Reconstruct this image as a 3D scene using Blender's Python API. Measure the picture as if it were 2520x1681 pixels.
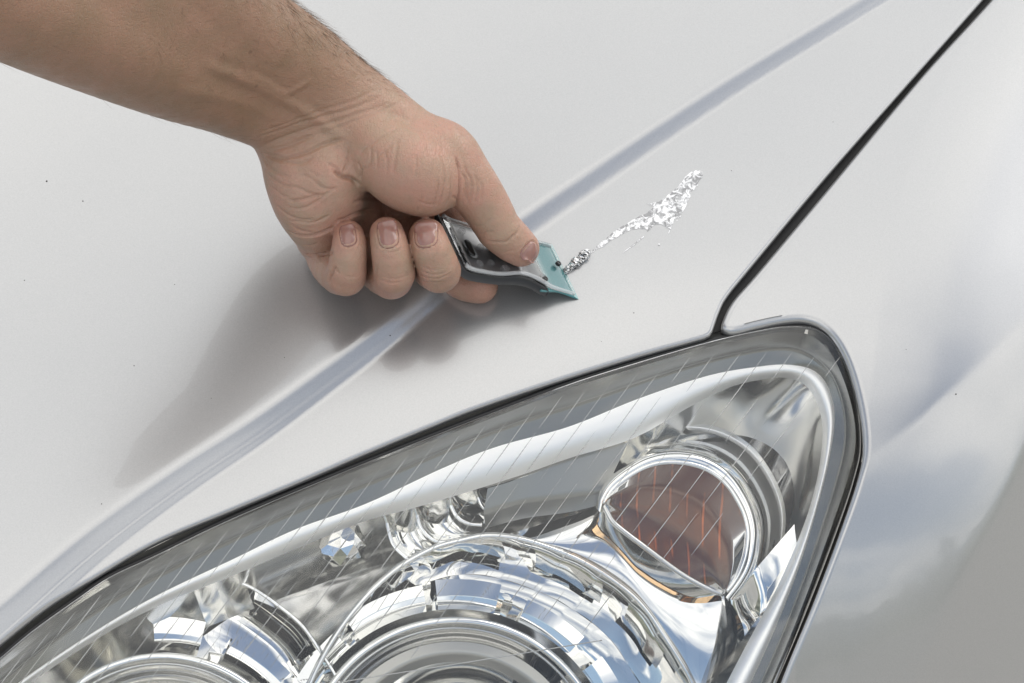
import bpy, bmesh, math, random, os
import numpy as np
from mathutils import Vector, Matrix
from mathutils.bvhtree import BVHTree
from mathutils.kdtree import KDTree

R = math.radians
scene = bpy.context.scene
for o in list(bpy.data.objects):
    bpy.data.objects.remove(o)

# ------------------------------------------------------------------ camera
FOCAL, SENSOR, PW, PH = 60.0, 36.0, 2520.0, 1681.0
PITCH = 52.0                     # looking down from the horizontal
SLOPE = 10.0                     # bonnet falls towards the camera
D_BODY = 0.73                    # camera to bonnet along the axis
P0 = np.array((0.0, 0.0, 0.86))  # bonnet point in the middle of the frame
a = R(PITCH)
LOOK = np.array((0, math.cos(a), -math.sin(a)))
UP = np.array((0, math.sin(a), math.cos(a)))
RIGHT = np.array((1.0, 0, 0))
CAM = P0 - LOOK * D_BODY
K = SENSOR / FOCAL / PW          # tangent per photograph pixel

cd = bpy.data.cameras.new('camera')
cam = bpy.data.objects.new('camera', cd)
scene.collection.objects.link(cam)
cd.lens, cd.sensor_width = FOCAL, SENSOR
cd.clip_start, cd.clip_end = 0.02, 2000
cam.location = CAM
cam.rotation_euler = (R(90 - PITCH), 0, 0)
scene.camera = cam

# ------------------------------------------------------------------ sky and sun
SUN_ELEV, SUN_AZ = R(34), R(52)   # azimuth measured from +Y towards +X
world = bpy.data.worlds.new('World')
scene.world = world
world.use_nodes = True
wn, wl = world.node_tree.nodes, world.node_tree.links
wn.clear()
def N(nodes, kind, **kw):
    n = nodes.new(kind)
    for k, v in kw.items():
        setattr(n, k, v)
    return n
def mathn(nodes, links, op, a=None, b=None, c=None, clamp=False):
    n = nodes.new('ShaderNodeMath'); n.operation = op; n.use_clamp = clamp
    for i, v in enumerate((a, b, c)):
        if v is None: continue
        if isinstance(v, (int, float)): n.inputs[i].default_value = v
        else: links.new(v, n.inputs[i])
    return n.outputs[0]
def mixc(nodes, links, f, a, b):
    n = nodes.new('ShaderNodeMix'); n.data_type = 'RGBA'
    for s, v in ((n.inputs[0], f), (n.inputs[6], a), (n.inputs[7], b)):
        if isinstance(v, (int, float)): s.default_value = v
        elif isinstance(v, tuple): s.default_value = (*v, 1)
        else: links.new(v, s)
    return n.outputs[2]
def ramp(nodes, links, f, stops, interp='LINEAR'):
    n = nodes.new('ShaderNodeValToRGB'); n.color_ramp.interpolation = interp
    e = n.color_ramp.elements
    while len(e) < len(stops): e.new(0.5)
    for el, (p, c) in zip(e, stops):
        el.position = p; el.color = (c, c, c, 1) if isinstance(c, (int, float)) else (*c, 1)
    links.new(f, n.inputs[0])
    return n.outputs[0]
def noise(nodes, links, vec, scale, detail=4, rough=0.5, dist=0.0):
    n = nodes.new('ShaderNodeTexNoise'); n.inputs['Scale'].default_value = scale
    n.inputs['Detail'].default_value = detail; n.inputs['Roughness'].default_value = rough
    n.inputs['Distortion'].default_value = dist
    if vec is not None: links.new(vec, n.inputs['Vector'])
    return n.outputs[0]

out = N(wn, 'ShaderNodeOutputWorld')
bg = N(wn, 'ShaderNodeBackground'); bg.inputs[1].default_value = 0.12
sky = N(wn, 'ShaderNodeTexSky'); sky.sky_type = 'NISHITA'; sky.sun_disc = False
sky.sun_elevation, sky.sun_rotation = SUN_ELEV, SUN_AZ
sky.altitude = 100; sky.air_density = 1.0; sky.dust_density = 1.0
tc = N(wn, 'ShaderNodeTexCoord')
sep = N(wn, 'ShaderNodeSeparateXYZ'); wl.new(tc.outputs['Generated'], sep.inputs[0])
zz = mathn(wn, wl, 'MAXIMUM', mathn(wn, wl, 'ADD', sep.outputs[2], 0.22), 0.05)
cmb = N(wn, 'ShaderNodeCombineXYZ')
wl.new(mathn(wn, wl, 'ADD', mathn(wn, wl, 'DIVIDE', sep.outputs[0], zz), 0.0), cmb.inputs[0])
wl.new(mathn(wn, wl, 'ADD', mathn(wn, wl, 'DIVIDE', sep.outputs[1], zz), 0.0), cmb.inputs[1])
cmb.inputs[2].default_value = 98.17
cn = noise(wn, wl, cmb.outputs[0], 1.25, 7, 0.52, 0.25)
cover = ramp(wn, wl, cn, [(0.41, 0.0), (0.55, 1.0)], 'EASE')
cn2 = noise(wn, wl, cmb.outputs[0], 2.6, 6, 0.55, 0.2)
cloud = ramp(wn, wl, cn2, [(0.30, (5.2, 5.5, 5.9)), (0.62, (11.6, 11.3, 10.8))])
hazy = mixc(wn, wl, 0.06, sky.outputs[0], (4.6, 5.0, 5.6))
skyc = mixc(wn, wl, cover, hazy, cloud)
# the line of trees and the tarmac around the parked car
tn = noise(wn, wl, tc.outputs['Generated'], 7, 4, 0.55)
tree_top = mathn(wn, wl, 'MULTIPLY_ADD', tn, 0.30, -0.02)
tree_m = mathn(wn, wl, 'MULTIPLY_ADD', mathn(wn, wl, 'SUBTRACT', tree_top, sep.outputs[2]), 40, 0.5, clamp=True)
tcol = ramp(wn, wl, noise(wn, wl, tc.outputs['Generated'], 16, 3, 0.5), [(0.35, (0.9, 0.95, 0.7)), (0.7, (2.6, 2.7, 2.0))])
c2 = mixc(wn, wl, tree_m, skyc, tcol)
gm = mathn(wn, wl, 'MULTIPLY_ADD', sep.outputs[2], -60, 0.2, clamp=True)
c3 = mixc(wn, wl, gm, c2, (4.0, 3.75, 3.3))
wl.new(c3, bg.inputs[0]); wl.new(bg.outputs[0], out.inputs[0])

sd = bpy.data.lights.new('sun', 'SUN')
sun = bpy.data.objects.new('sun', sd); scene.collection.objects.link(sun)
sd.energy, sd.angle, sd.color = 0.75, R(34), (1.0, 0.965, 0.91)
sdir = Vector((math.sin(SUN_AZ) * math.cos(SUN_ELEV), math.cos(SUN_AZ) * math.cos(SUN_ELEV), math.sin(SUN_ELEV)))
sun.rotation_euler = sdir.to_track_quat('Z', 'Y').to_euler()
sun.location = (0.6, 0.8, 2.4)

vs = scene.view_settings
vs.view_transform, vs.look, vs.exposure, vs.gamma = 'Standard', 'None', 0.4, 1
vs.use_curve_mapping = False
scene.cycles.max_bounces = 14
scene.cycles.transparent_max_bounces = 24
scene.cycles.glossy_bounces = 8
scene.cycles.caustics_reflective = False
scene.cycles.caustics_refractive = False
scene.cycles.sample_clamp_indirect = 6
scene.cycles.use_denoising = True

# ------------------------------------------------------------------ helpers
def ray(u, v):
    """world direction through a photograph pixel, scaled to unit depth"""
    return RIGHT * ((u - PW / 2) * K) + UP * (-(v - PH / 2) * K) + LOOK
def at_depth(u, v, d):
    return CAM + ray(u, v) * d
def HP(u, v, dz):
    """hand point: dz mm in front of the plane 0.70 m from the camera"""
    return at_depth(u, v, 0.70 - dz * 0.001)
def project(P):
    P = np.asarray(P) - CAM
    d = P @ LOOK
    return (P @ RIGHT) / d / K + PW / 2, -(P @ UP) / d / K + PH / 2, d

def link(o, parent=None):
    scene.collection.objects.link(o)
    if parent is not None: o.parent = parent
    return o
def mesh_obj(name, verts, faces, mat=None, parent=None, smooth=True, **props):
    me = bpy.data.meshes.new(name)
    me.from_pydata([tuple(map(float, p)) for p in verts], [], [tuple(map(int, f)) for f in faces])
    me.validate(); me.update()
    if smooth:
        me.polygons.foreach_set('use_smooth', [True] * len(me.polygons))
    if mat is not None: me.materials.append(mat)
    o = bpy.data.objects.new(name, me)
    link(o, parent)
    for k, v in props.items(): o[k] = v
    return o
def empty(name, loc, parent=None, **props):
    o = bpy.data.objects.new(name, None); o.empty_display_size = 0.02
    o.location = loc
    link(o, parent)
    for k, v in props.items(): o[k] = v
    return o
def adopt(o, parent):
    """parent keeping world place (parents are only translated empties)"""
    o.parent = parent
    o.matrix_parent_inverse = Matrix.Translation(-Vector(parent.location))
def grid_faces(nr, nc, closed=False):
    f = []
    m = nc if closed else nc - 1
    for i in range(nr - 1):
        for j in range(m):
            k = (j + 1) % nc
            f.append((i * nc + j, i * nc + k, (i + 1) * nc + k, (i + 1) * nc + j))
    return f
def catmull(pts, n):
    """smooth curve through points, n samples evenly by length"""
    p = np.asarray(pts, float)
    p = np.vstack([2 * p[0] - p[1], p, 2 * p[-1] - p[-2]])
    seg = []
    for i in range(1, len(p) - 2):
        t = np.linspace(0, 1, 24, endpoint=False)[:, None]
        a0, a1, a2, a3 = p[i - 1], p[i], p[i + 1], p[i + 2]
        seg.append(0.5 * (2 * a1 + (a2 - a0) * t + (2 * a0 - 5 * a1 + 4 * a2 - a3) * t ** 2 + (3 * a1 - a0 - 3 * a2 + a3) * t ** 3))
    c = np.vstack(seg + [p[-2][None]])
    return resample(c, n)
def resample(c, n):
    l = np.r_[0, np.cumsum(np.linalg.norm(np.diff(c, axis=0), axis=1))]
    s = np.linspace(0, l[-1], n)
    return np.stack([np.interp(s, l, c[:, i]) for i in range(c.shape[1])], 1)
class Curve2:
    """smooth 2D curve with a fast nearest-point query"""
    def __init__(self, pts):
        self.n = 1200
        c = resample(np.asarray(pts, float), self.n)
        k = np.ones(9) / 9.0                       # round the joints off
        for _ in range(2):
            e = np.vstack([c[:1] + (c[:1] - c[1:2]) * np.arange(4, 0, -1)[:, None], c, c[-1:] + (c[-1:] - c[-2:-1]) * np.arange(1, 5)[:, None]])
            c = np.stack([np.convolve(e[:, i], k, 'valid') for i in range(2)], 1)
        self.c = c; self.d = np.gradient(c, axis=0); self.i = np.arange(self.n, dtype=float)
        self.step = np.linalg.norm(self.d, axis=1).mean()
    def at(self, a_, t): return np.stack([np.interp(t, self.i, a_[:, 0]), np.interp(t, self.i, a_[:, 1])], 1)
    def query(self, P):
        best = np.full(len(P), 1e18); t = np.zeros(len(P))
        for k in range(0, self.n, 24):
            q = ((P - self.c[k]) ** 2).sum(1); m = q < best
            best[m] = q[m]; t[m] = k
        for _ in range(4):
            q = P - self.at(self.c, t); d = self.at(self.d, t)
            t = np.clip(t + np.clip((q * d).sum(1) / (d ** 2).sum(1), -40, 40), 0, self.n - 1)
        q = P - self.at(self.c, t); d = self.at(self.d, t)
        s = np.sign(d[:, 0] * q[:, 1] - d[:, 1] * q[:, 0])
        return np.sqrt((q ** 2).sum(1)), s, t / (self.n - 1)
def polydist(P, c): return c.query(P)

def newmat(name):
    m = bpy.data.materials.new(name); m.use_nodes = True
    nt = m.node_tree
    b = nt.nodes['Principled BSDF']
    return m, nt.nodes, nt.links, b
def simple(name, col, rough=0.5, metal=0.0, coat=0.0, spec=0.5):
    m, n, l, b = newmat(name)
    b.inputs['Base Color'].default_value = (*col, 1)
    b.inputs['Roughness'].default_value = rough
    b.inputs['Metallic'].default_value = metal
    b.inputs['Coat Weight'].default_value = coat
    b.inputs['Coat Roughness'].default_value = 0.03
    b.inputs['Specular IOR Level'].default_value = spec
    return m
# ================================================================== car body
sl_ = R(SLOPE)
NB = np.array((0, -math.sin(sl_), math.cos(sl_)))
YB = np.array((0, math.cos(sl_), math.sin(sl_)))
MMX, MMY = K * D_BODY * 1000, K * D_BODY * 1000 / math.cos(R(90 - PITCH - SLOPE))   # mm per pixel on the bonnet plane, across and up

def plane_hit(u, v, z=0.0):
    """where the pixel ray meets the bonnet plane raised by z metres (arrays)"""
    u, v, z = np.broadcast_arrays(np.asarray(u, float), np.asarray(v, float), np.asarray(z, float))
    r = np.stack([(u - PW / 2) * K, -(v - PH / 2) * K, np.ones_like(u)], -1)
    d = r[..., :1] * RIGHT + r[..., 1:2] * UP + r[..., 2:] * LOOK
    t = ((P0 - CAM) @ NB + z) / (d @ NB)
    return CAM + d * t[..., None]
def to_mm(c):
    c = np.asarray(c, float)
    return np.stack([c[..., 0] * MMX, c[..., 1] * MMY], -1)

CREASE = catmull([(-700, 2150), (-250, 1765), (20, 1533), (230, 1352), (440, 1198), (640, 1066), (800, 950), (930, 853), (1040, 764), (1150, 676), (1320, 552), (1440, 470), (1608, 356), (1822, 216), (2037, 86), (2180, 0), (2560, -220), (2900, -420)], 160)
LTOP = catmull([(-700, 2260), (-300, 1860), (0, 1605), (77, 1545), (184, 1470), (268, 1415), (383, 1358), (574, 1266), (900, 1128), (1179, 1020), (1400, 938), (1572, 884), (1745, 836), (1888, 806), (1990, 796), (2150, 786), (2400, 790), (2900, 820)], 140)
SIDE = catmull([(3100, -640), (2760, -330), (2460, 0), (2330, 190), (2235, 420), (2185, 640), (2162, 850), (2140, 1060), (2108, 1240), (2040, 1440), (1940, 1690), (1830, 1950)], 160)
FOLD = catmull([(2960, 420), (2700, 640), (2520, 790), (2400, 892), (2290, 984), (2150, 1100), (2000, 1225), (1800, 1390), (1500, 1640)], 100)
FOLD2 = catmull([(2680, 760), (2600, 960), (2520, 1163), (2457, 1301), (2400, 1451), (2350, 1588), (2280, 1800)], 60)
cm_, lm_, sm_, fm_, f2m_ = [Curve2(to_mm(c)) for c in (CREASE, LTOP, SIDE, FOLD, FOLD2)]

def sig(x): return 1 / (1 + np.exp(-np.clip(x, -40, 40)))
qt = np.linspace(-400, 400, 3201)
def integ(sl):
    z = np.cumsum(sl) * (qt[1] - qt[0])
    return z - np.interp(0, qt, z)
FRONT_H = integ(0.02 + 0.11 * sig((qt + 26) / 9) + 0.16 * sig((qt + 3) / 2.5))
FRONT_L = integ(0.26 + 0.0030 * np.clip(qt, 0, 130))
FRONT_F = integ(0.02 + 0.25 * sig((qt - 12) / 20) + 0.0030 * np.clip(qt - 20, 0, 120))
SIDE_S = integ(0.015 + 0.11 * sig((qt - 22) / 9) + 0.0034 * np.clip(qt - 24, 0, 90))
FOLD_S = integ(0.27 * sig(qt / 1.2))
FOLD2_S = integ(0.30 * sig(qt / 2.0))

def height(u0, v0, kind):
    """mm above the bonnet plane at plane pixel (u0, v0)"""
    shp = np.shape(u0)
    P = to_mm(np.stack([np.ravel(u0), np.ravel(v0)], -1))
    d, s, t = polydist(P, cm_)
    s = d * s                                     # + to the right (front side) of the crease
    w = np.interp(t, [0, .25, .5, .75, 1], [9.5, 7.6, 5.6, 4.1, 3.4])
    x = s / w
    A_ = np.interp(t, [0, .5, 1], [.50, .50, .46])
    # slope bump: soft on the upper side, crisp on the lower side
    tb = np.linspace(-4, 4, 801)
    bump = sig((tb + .75) / .16) * (1 - sig((tb - .8) / .055)) * (1 - .75 * np.exp(-((tb - .3) / .10) ** 2))
    ib = np.cumsum(bump) * (tb[1] - tb[0]); ib -= ib[400]
    z = -A_ * w * np.interp(x, tb, ib)
    z -= 0.03 * np.maximum(s, 0)
    z -= 0.00016 * np.minimum(s, 0) ** 2          # crown of the bonnet
    q, qs, _ = polydist(P, lm_); q = q * qs
    if kind == 'lens':
        z -= np.interp(q, qt, FRONT_L) + 1.0
    else:
        z -= np.interp(q, qt, FRONT_F if kind == 'fender' else FRONT_H)
    e, es, _ = polydist(P, sm_); e = -e * es
    if kind in ('fender',):
        z -= np.interp(e, qt, SIDE_S) * (e > 0)
        f, fs, _ = polydist(P, fm_); f = -f * fs
        z -= np.where(f > -8, np.interp(f, qt, FOLD_S), np.interp(-8, qt, FOLD_S))
        g_, gs, _ = polydist(P, f2m_); g_ = -g_ * gs
        z -= np.where(g_ > -12, np.interp(g_, qt, FOLD2_S), np.interp(-12, qt, FOLD2_S))
    if kind == 'lens':
        er = np.maximum(e + 40, 0)
        z -= 0.0022 * er ** 2
    return z.reshape(shp)
def plane_px(P):
    """plane pixel of world points dropped onto the bonnet plane"""
    P = np.asarray(P)
    z = (P - P0) @ NB
    u, v, _ = project(P - z[..., None] * NB)
    return u, v
def surf_uv(u0, v0, kind, dz=0.0):
    z = height(u0, v0, kind) + dz
    return plane_hit(u0, v0) + (z * 0.001)[..., None] * NB
def surf(u, v, kind, dz=0.0):
    """world point of the body seen at pixel (u, v)"""
    u, v = np.asarray(u, float), np.asarray(v, float)
    z = np.zeros_like(u)
    for _ in range(14):
        P = plane_hit(u, v, z)
        a_, b_ = plane_px(P)
        z = 0.6 * z + 0.4 * (height(a_, b_, kind) + dz) * 0.001 if _ > 2 else (height(a_, b_, kind) + dz) * 0.001
    return plane_hit(u, v, z)
def edge_px(curve, kind):
    """image curve to plane pixels"""
    P = surf(curve[:, 0], curve[:, 1], kind)
    return np.stack(plane_px(P), 1)
def inward(c):
    """unit normals in mm space to the left of travel"""
    m = to_mm(c); t = np.gradient(m, axis=0); t /= np.linalg.norm(t, axis=1)[:, None] + 1e-9
    return np.stack([t[:, 1], -t[:, 0]], 1)
def panel(name, edge_img, far, kind, mat, nrow, flip, lip=1.6, side=1):
    """body panel lofted from its visible rim (image curve) to a far curve (plane pixels), rim rolled under"""
    E = edge_px(edge_img, kind)
    nrm = inward(E) * side
    off = lambda d: E + nrm * d / np.array((MMX, MMY))
    # flange, roll, top surface
    rows = [(off(0.6), -4.5), (off(0.0), -lip * 1.9)] + [(off(lip * (1 - math.cos(t_))), -lip * (1 - math.sin(t_))) for t_ in np.linspace(0, math.pi / 2, 7)]
    start = off(lip)
    for w in (np.linspace(0, 1, nrow) ** (1.15 if kind == 'fender' else 1.7))[1:]:
        rows.append((start * (1 - w) + far * w, 0.0))
    V = np.concatenate([surf_uv(c[:, 0], c[:, 1], kind, dz) for c, dz in rows])
    f = grid_faces(len(rows), len(E))
    if flip: f = [q[::-1] for q in f]
    return mesh_obj(name, V, f, mat)

# ---- paint
def paint_material():
    m, n, l, b = newmat('silver_paint')
    t_ = n.new('ShaderNodeTexCoord'); ob = t_.outputs['Object']
    g_ = noise(n, l, ob, 1700, 2, 0.6)
    col = mixc(n, l, ramp(n, l, g_, [(0.3, 0.0), (0.7, 1.0)]), (0.455, 0.457, 0.459), (0.505, 0.507, 0.508))
    l.new(col, b.inputs['Base Color'])
    b.inputs['Metallic'].default_value = 0.72
    b.inputs['Roughness'].default_value = 0.28
    b.inputs['Coat Weight'].default_value = 1.0
    b.inputs['Coat Roughness'].default_value = 0.03
    b.inputs['Coat IOR'].default_value = 1.5
    bp = n.new('ShaderNodeBump'); bp.inputs['Strength'].default_value = 0.05; bp.inputs['Distance'].default_value = 0.0004
    l.new(g_, bp.inputs['Height']); l.new(bp.outputs[0], b.inputs['Normal'])
    return m
paint = paint_material()
black = simple('black_rubber', (0.012, 0.012, 0.013), 0.45)

CAR_O = Vector((0, 0.9, 0.0))
car = empty('car', CAR_O, label='silver car seen close at its bonnet, clear headlight and wing', category='car')

HOOD_EDGE = [(-620, 2140), (-300, 1840), (-90, 1656), (0, 1584), (115, 1494), (230, 1422), (383, 1334), (574, 1253), (766, 1173), (900, 1115), (1060, 1049), (1179, 1002), (1393, 930), (1572, 875), (1700, 840), (1738, 829), (1752, 818), (1760, 796), (1770, 768), (1789, 730), (1846, 659), (2021, 449), (2231, 210), (2417, 0), (2680, -300), (2900, -550)]
hood_far = catmull([(-900, 2000), (-900, 1200), (-850, 0), (-700, -700), (600, -800), (1800, -820), (2700, -800)], 360)
he = catmull(HOOD_EDGE, 360)
hood = panel('bonnet', he, hood_far, 'hood', paint, 210, False, 1.5, side=1)
adopt(hood, car)
FEND = [((2920, -550), (3200, -560)), ((2700, -300), (3190, -420)), ((2435, 0), (3180, -260)), ((2263, 189), (3170, -120)), ((2035, 463), (3150, 60)), ((1867, 663), (3130, 230)), ((1803, 737), (3120, 300)), ((1780, 782), (3115, 350)), ((1776, 802), (3112, 380)), ((1786, 813), (3110, 410)), ((1812, 817), (3105, 450)), ((1870, 803), (3100, 520)), ((1930, 791), (3095, 600)), ((1980, 788), (3090, 670)), ((2018, 800), (3085, 730)), ((2050, 826), (3075, 800)), ((2079, 872), (3065, 870)), ((2103, 938), (3050, 950)), ((2122, 1028), (3030, 1050)), ((2127, 1102), (3010, 1130)), ((2117, 1162), (2990, 1200)), ((2086, 1260), (2960, 1310)), ((2011, 1462), (2880, 1560)), ((1926, 1669), (2790, 1800)), ((1830, 1930), (2680, 2080))]
both = catmull([a_ + b_ for a_, b_ in FEND], 1500)
ll = np.r_[0, np.cumsum(np.linalg.norm(np.diff(both[:, :2], axis=0), axis=1))]
both = np.stack([np.interp(np.linspace(0, ll[-1], 380), ll, both[:, k]) for k in range(4)], 1)
fe, fend_far = both[:, :2], both[:, 2:]
fender = panel('wing', fe, fend_far, 'fender', paint, 260, False, 3.0, side=1)
adopt(fender, car)

# dark seal under the gaps
def ribbon(name, c1, c2, kind, z1, z2, mat, n=160):
    A_, B_ = resample(c1, n), resample(c2, n)
    VA = surf(A_[:, 0], A_[:, 1], kind, z1); VB = surf(B_[:, 0], B_[:, 1], kind, z2)
    return mesh_obj(name, np.concatenate([VA, VB]), grid_faces(2, n), mat)
gap_l = catmull([(2900, -600), (2660, -300), (2400, -5), (2215, 205), (2005, 440), (1830, 650), (1770, 730), (1748, 790), (1742, 826)], 100)
gap_r = catmull([(2960, -600), (2730, -300), (2460, 5), (2285, 199), (2060, 475), (1890, 675), (1825, 745), (1800, 790), (1795, 822)], 100)
seal = ribbon('gap_seal', gap_l, gap_r, 'hood', -9, -9, black)
adopt(seal, car)
# ================================================================== headlight
def chrome_mat(name, col=(0.93, 0.93, 0.92), rough=0.03, wave=0.0, wscale=40):
    m, n, l, b = newmat(name)
    b.inputs['Base Color'].default_value = (*col, 1); b.inputs['Metallic'].default_value = 1
    b.inputs['Roughness'].default_value = rough
    if wave:
        t_ = n.new('ShaderNodeTexCoord')
        bp = n.new('ShaderNodeBump'); bp.inputs['Strength'].default_value = wave; bp.inputs['Distance'].default_value = 0.004
        l.new(noise(n, l, t_.outputs['Object'], wscale, 2, 0.4), bp.inputs['Height']); l.new(bp.outputs[0], b.inputs['Normal'])
    return m
chrome = chrome_mat('chrome')
chrome_w = chrome_mat('chrome_moulded', wave=0.22, wscale=26)
chrome_d = chrome_mat('chrome_smoked', (0.66, 0.66, 0.65), 0.12)
chrome_band = simple('bright_trim', (0.97, 0.97, 0.965), 0.42, 1.0)
satin_bowl = simple('satin_bowl', (0.80, 0.795, 0.77), 0.12, 1.0)
grey_trim = simple('grey_trim', (0.27, 0.27, 0.255), 0.22, 0.9)
def thin_glass(name, tint, ior=1.5, rough=0.0):
    m = bpy.data.materials.new(name); m.use_nodes = True
    n, l = m.node_tree.nodes, m.node_tree.links; n.clear()
    o = n.new('ShaderNodeOutputMaterial'); mx = n.new('ShaderNodeMixShader')
    fr = n.new('ShaderNodeFresnel'); fr.inputs[0].default_value = ior
    tr = n.new('ShaderNodeBsdfTransparent'); tr.inputs[0].default_value = (*tint, 1)
    gl = n.new('ShaderNodeBsdfGlossy'); gl.inputs['Roughness'].default_value = rough
    l.new(fr.outputs[0], mx.inputs[0]); l.new(tr.outputs[0], mx.inputs[1]); l.new(gl.outputs[0], mx.inputs[2]); l.new(mx.outputs[0], o.inputs[0])
    return m
def lens_material():
    """clear polycarbonate, slightly hazed by age"""
    m = thin_glass('lens_plastic', (0.97, 0.972, 0.965), 1.5)
    n, l = m.node_tree.nodes, m.node_tree.links
    o = [q for q in n if q.type == 'OUTPUT_MATERIAL'][0]; first = o.inputs[0].links[0].from_socket
    hz = n.new('ShaderNodeBsdfGlossy'); hz.inputs['Roughness'].default_value = 0.5; hz.inputs[0].default_value = (1, 1, 0.985, 1)
    mx = n.new('ShaderNodeMixShader'); mx.inputs[0].default_value = 0.045
    l.new(first, mx.inputs[1]); l.new(hz.outputs[0], mx.inputs[2]); l.new(mx.outputs[0], o.inputs[0])
    return m
lens_glass = lens_material()

def LP(c, dep):
    """points seen at image curve c, dep mm behind the lens along the sight line"""
    c = np.asarray(c, float)
    P = surf(c[..., 0], c[..., 1], 'lens')
    d = P - CAM; d /= np.linalg.norm(d, axis=-1)[..., None]
    dep = np.broadcast_to(np.asarray(dep, float), c.shape[:-1])
    return P + d * (dep * 0.001)[..., None]
def loft(name, curves, mat, parent, n=120, between=6, smooth=True, bulge=None, closed=False):
    """skin image curves [(points, depth), ...] into one sheet; bulge: list of extra depth at the middle of each span"""
    rows = []
    cs = [(resample(np.asarray(c, float), n) if len(c) == n else catmull(c, n), d) for c, d in curves]
    for i in range(len(cs) - 1):
        (c0, d0), (c1, d1) = cs[i], cs[i + 1]
        for k in range(between):
            t = k / between
            b_ = (bulge[i] if bulge else 0) * 4 * t * (1 - t)
            rows.append((c0 * (1 - t) + c1 * t, np.asarray(d0) * (1 - t) + np.asarray(d1) * t + b_))
    rows.append(cs[-1])
    V = np.concatenate([LP(c, d) for c, d in rows])
    o = mesh_obj(name, V, grid_faces(len(rows), n, closed), mat, smooth=smooth)
    if parent is not None: adopt2(o, parent)
    return o
def adopt2(o, parent):
    o.parent = parent
    o.matrix_parent_inverse = Matrix()
def tube_world(P, r, sides=6):
    P = np.asarray(P); t = np.gradient(P, axis=0); t /= np.linalg.norm(t, axis=1)[:, None] + 1e-12
    ref = np.broadcast_to(LOOK, t.shape)
    a_ = np.cross(t, ref); a_ /= np.linalg.norm(a_, axis=1)[:, None] + 1e-12
    b_ = np.cross(t, a_)
    r = np.broadcast_to(np.asarray(r, float), (len(P),))
    V = []
    for k in range(sides):
        an = 2 * math.pi * k / sides
        V.append(P + (a_ * math.cos(an) + b_ * math.sin(an)) * r[:, None])
    V = np.stack(V, 1).reshape(-1, 3)
    f = grid_faces(len(P), sides, True)
    n = len(P)
    f += [tuple(range(sides - 1, -1, -1)), tuple((n - 1) * sides + k for k in range(sides))]
    return V, f
def rod(name, c, dep, r, mat, parent, n=40, sides=6):
    c = catmull(c, n)
    V, f = tube_world(LP(c, np.interp(np.linspace(0, 1, n), np.linspace(0, 1, np.size(dep)), np.atleast_1d(dep))), r, sides)
    o = mesh_obj(name, V, f, mat); adopt2(o, parent)
    return o

# lens outline (image)
L_TOP = [(-330, 1905), (-120, 1718), (0, 1617), (77, 1552), (184, 1475), (268, 1418), (383, 1364), (574, 1272), (900, 1136), (1179, 1026), (1400, 943), (1572, 889), (1745, 840), (1888, 809), (1950, 803), (1985, 804)]
L_BOT = [(-330, 2000), (300, 2090), (1000, 2100), (1500, 2050), (1780, 1960), (1917, 1665), (2003, 1458), (2078, 1257), (2110, 1153), (2119, 1102), (2115, 1027), (2095, 935), (2061, 855), (2021, 816), (1990, 804)]
RIM = L_TOP + [(2021, 816), (2061, 855), (2095, 935), (2115, 1027), (2119, 1102), (2110, 1153), (2078, 1257), (2003, 1458), (1917, 1665), (1780, 1960)]
# bucket behind everything
head = loft('headlight', [([(p[0], p[1]) for p in L_TOP], 3.0), ([(-250, 1980), (0, 1760), (500, 1480), (1000, 1290), (1500, 1130), (1800, 1050), (1900, 1040)], 120), ([(-250, 2050), (300, 2050), (1000, 2000), (1500, 1800), (1800, 1400), (1950, 1150)], 125), (L_BOT, 3.0)], chrome_d, None, 120, 8)
head.parent = car; head.matrix_parent_inverse = Matrix.Translation(-CAR_O)
head['label'] = 'clear headlight with chrome reflectors and an amber indicator'

# outer lens: sheet with a turned-down rim
nl = 200
T_, B_ = catmull(L_TOP, nl), catmull(L_BOT, nl)
rows = []
ET, EB = edge_px(T_, 'lens'), edge_px(B_, 'lens')
V = [surf_uv(ET[:, 0], ET[:, 1], 'lens', -6.0), surf_uv(ET[:, 0], ET[:, 1], 'lens', -0.8)]
for w in np.linspace(0.004, 0.996, 90):
    c = ET * (1 - w) + EB * w
    V.append(surf_uv(c[:, 0], c[:, 1], 'lens'))
V += [surf_uv(EB[:, 0], EB[:, 1], 'lens', -0.8), surf_uv(EB[:, 0], EB[:, 1], 'lens', -6.0)]
lens = mesh_obj('lens', np.concatenate(V), grid_faces(len(V), nl), lens_glass)
adopt2(lens, head); lens['label'] = 'clear outer lens'
# rubber seal round the lens
def off_img(c, d):
    """image curve pushed d pixels to its left"""
    t = np.gradient(c, axis=0); t /= np.linalg.norm(t, axis=1)[:, None] + 1e-9
    return c + np.stack([t[:, 1], -t[:, 0]], 1) * d
rimc = catmull(RIM, 260)
A_ = off_img(rimc, 18); Bq = off_img(rimc, -1)
VA = surf(A_[:, 0], A_[:, 1], 'lens', -7.5); VB = surf(Bq[:, 0], Bq[:, 1], 'lens', -1.6); VC = surf(off_img(rimc, -7)[:, 0], off_img(rimc, -7)[:, 1], 'lens', -3.5)
VM = surf(off_img(rimc, 6)[:, 0], off_img(rimc, 6)[:, 1], 'lens', -2.6)
sealm = mesh_obj('lens_seal', np.concatenate([VA, VM, VB, VC]), grid_faces(4, 260), black)
adopt2(sealm, head)

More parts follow.
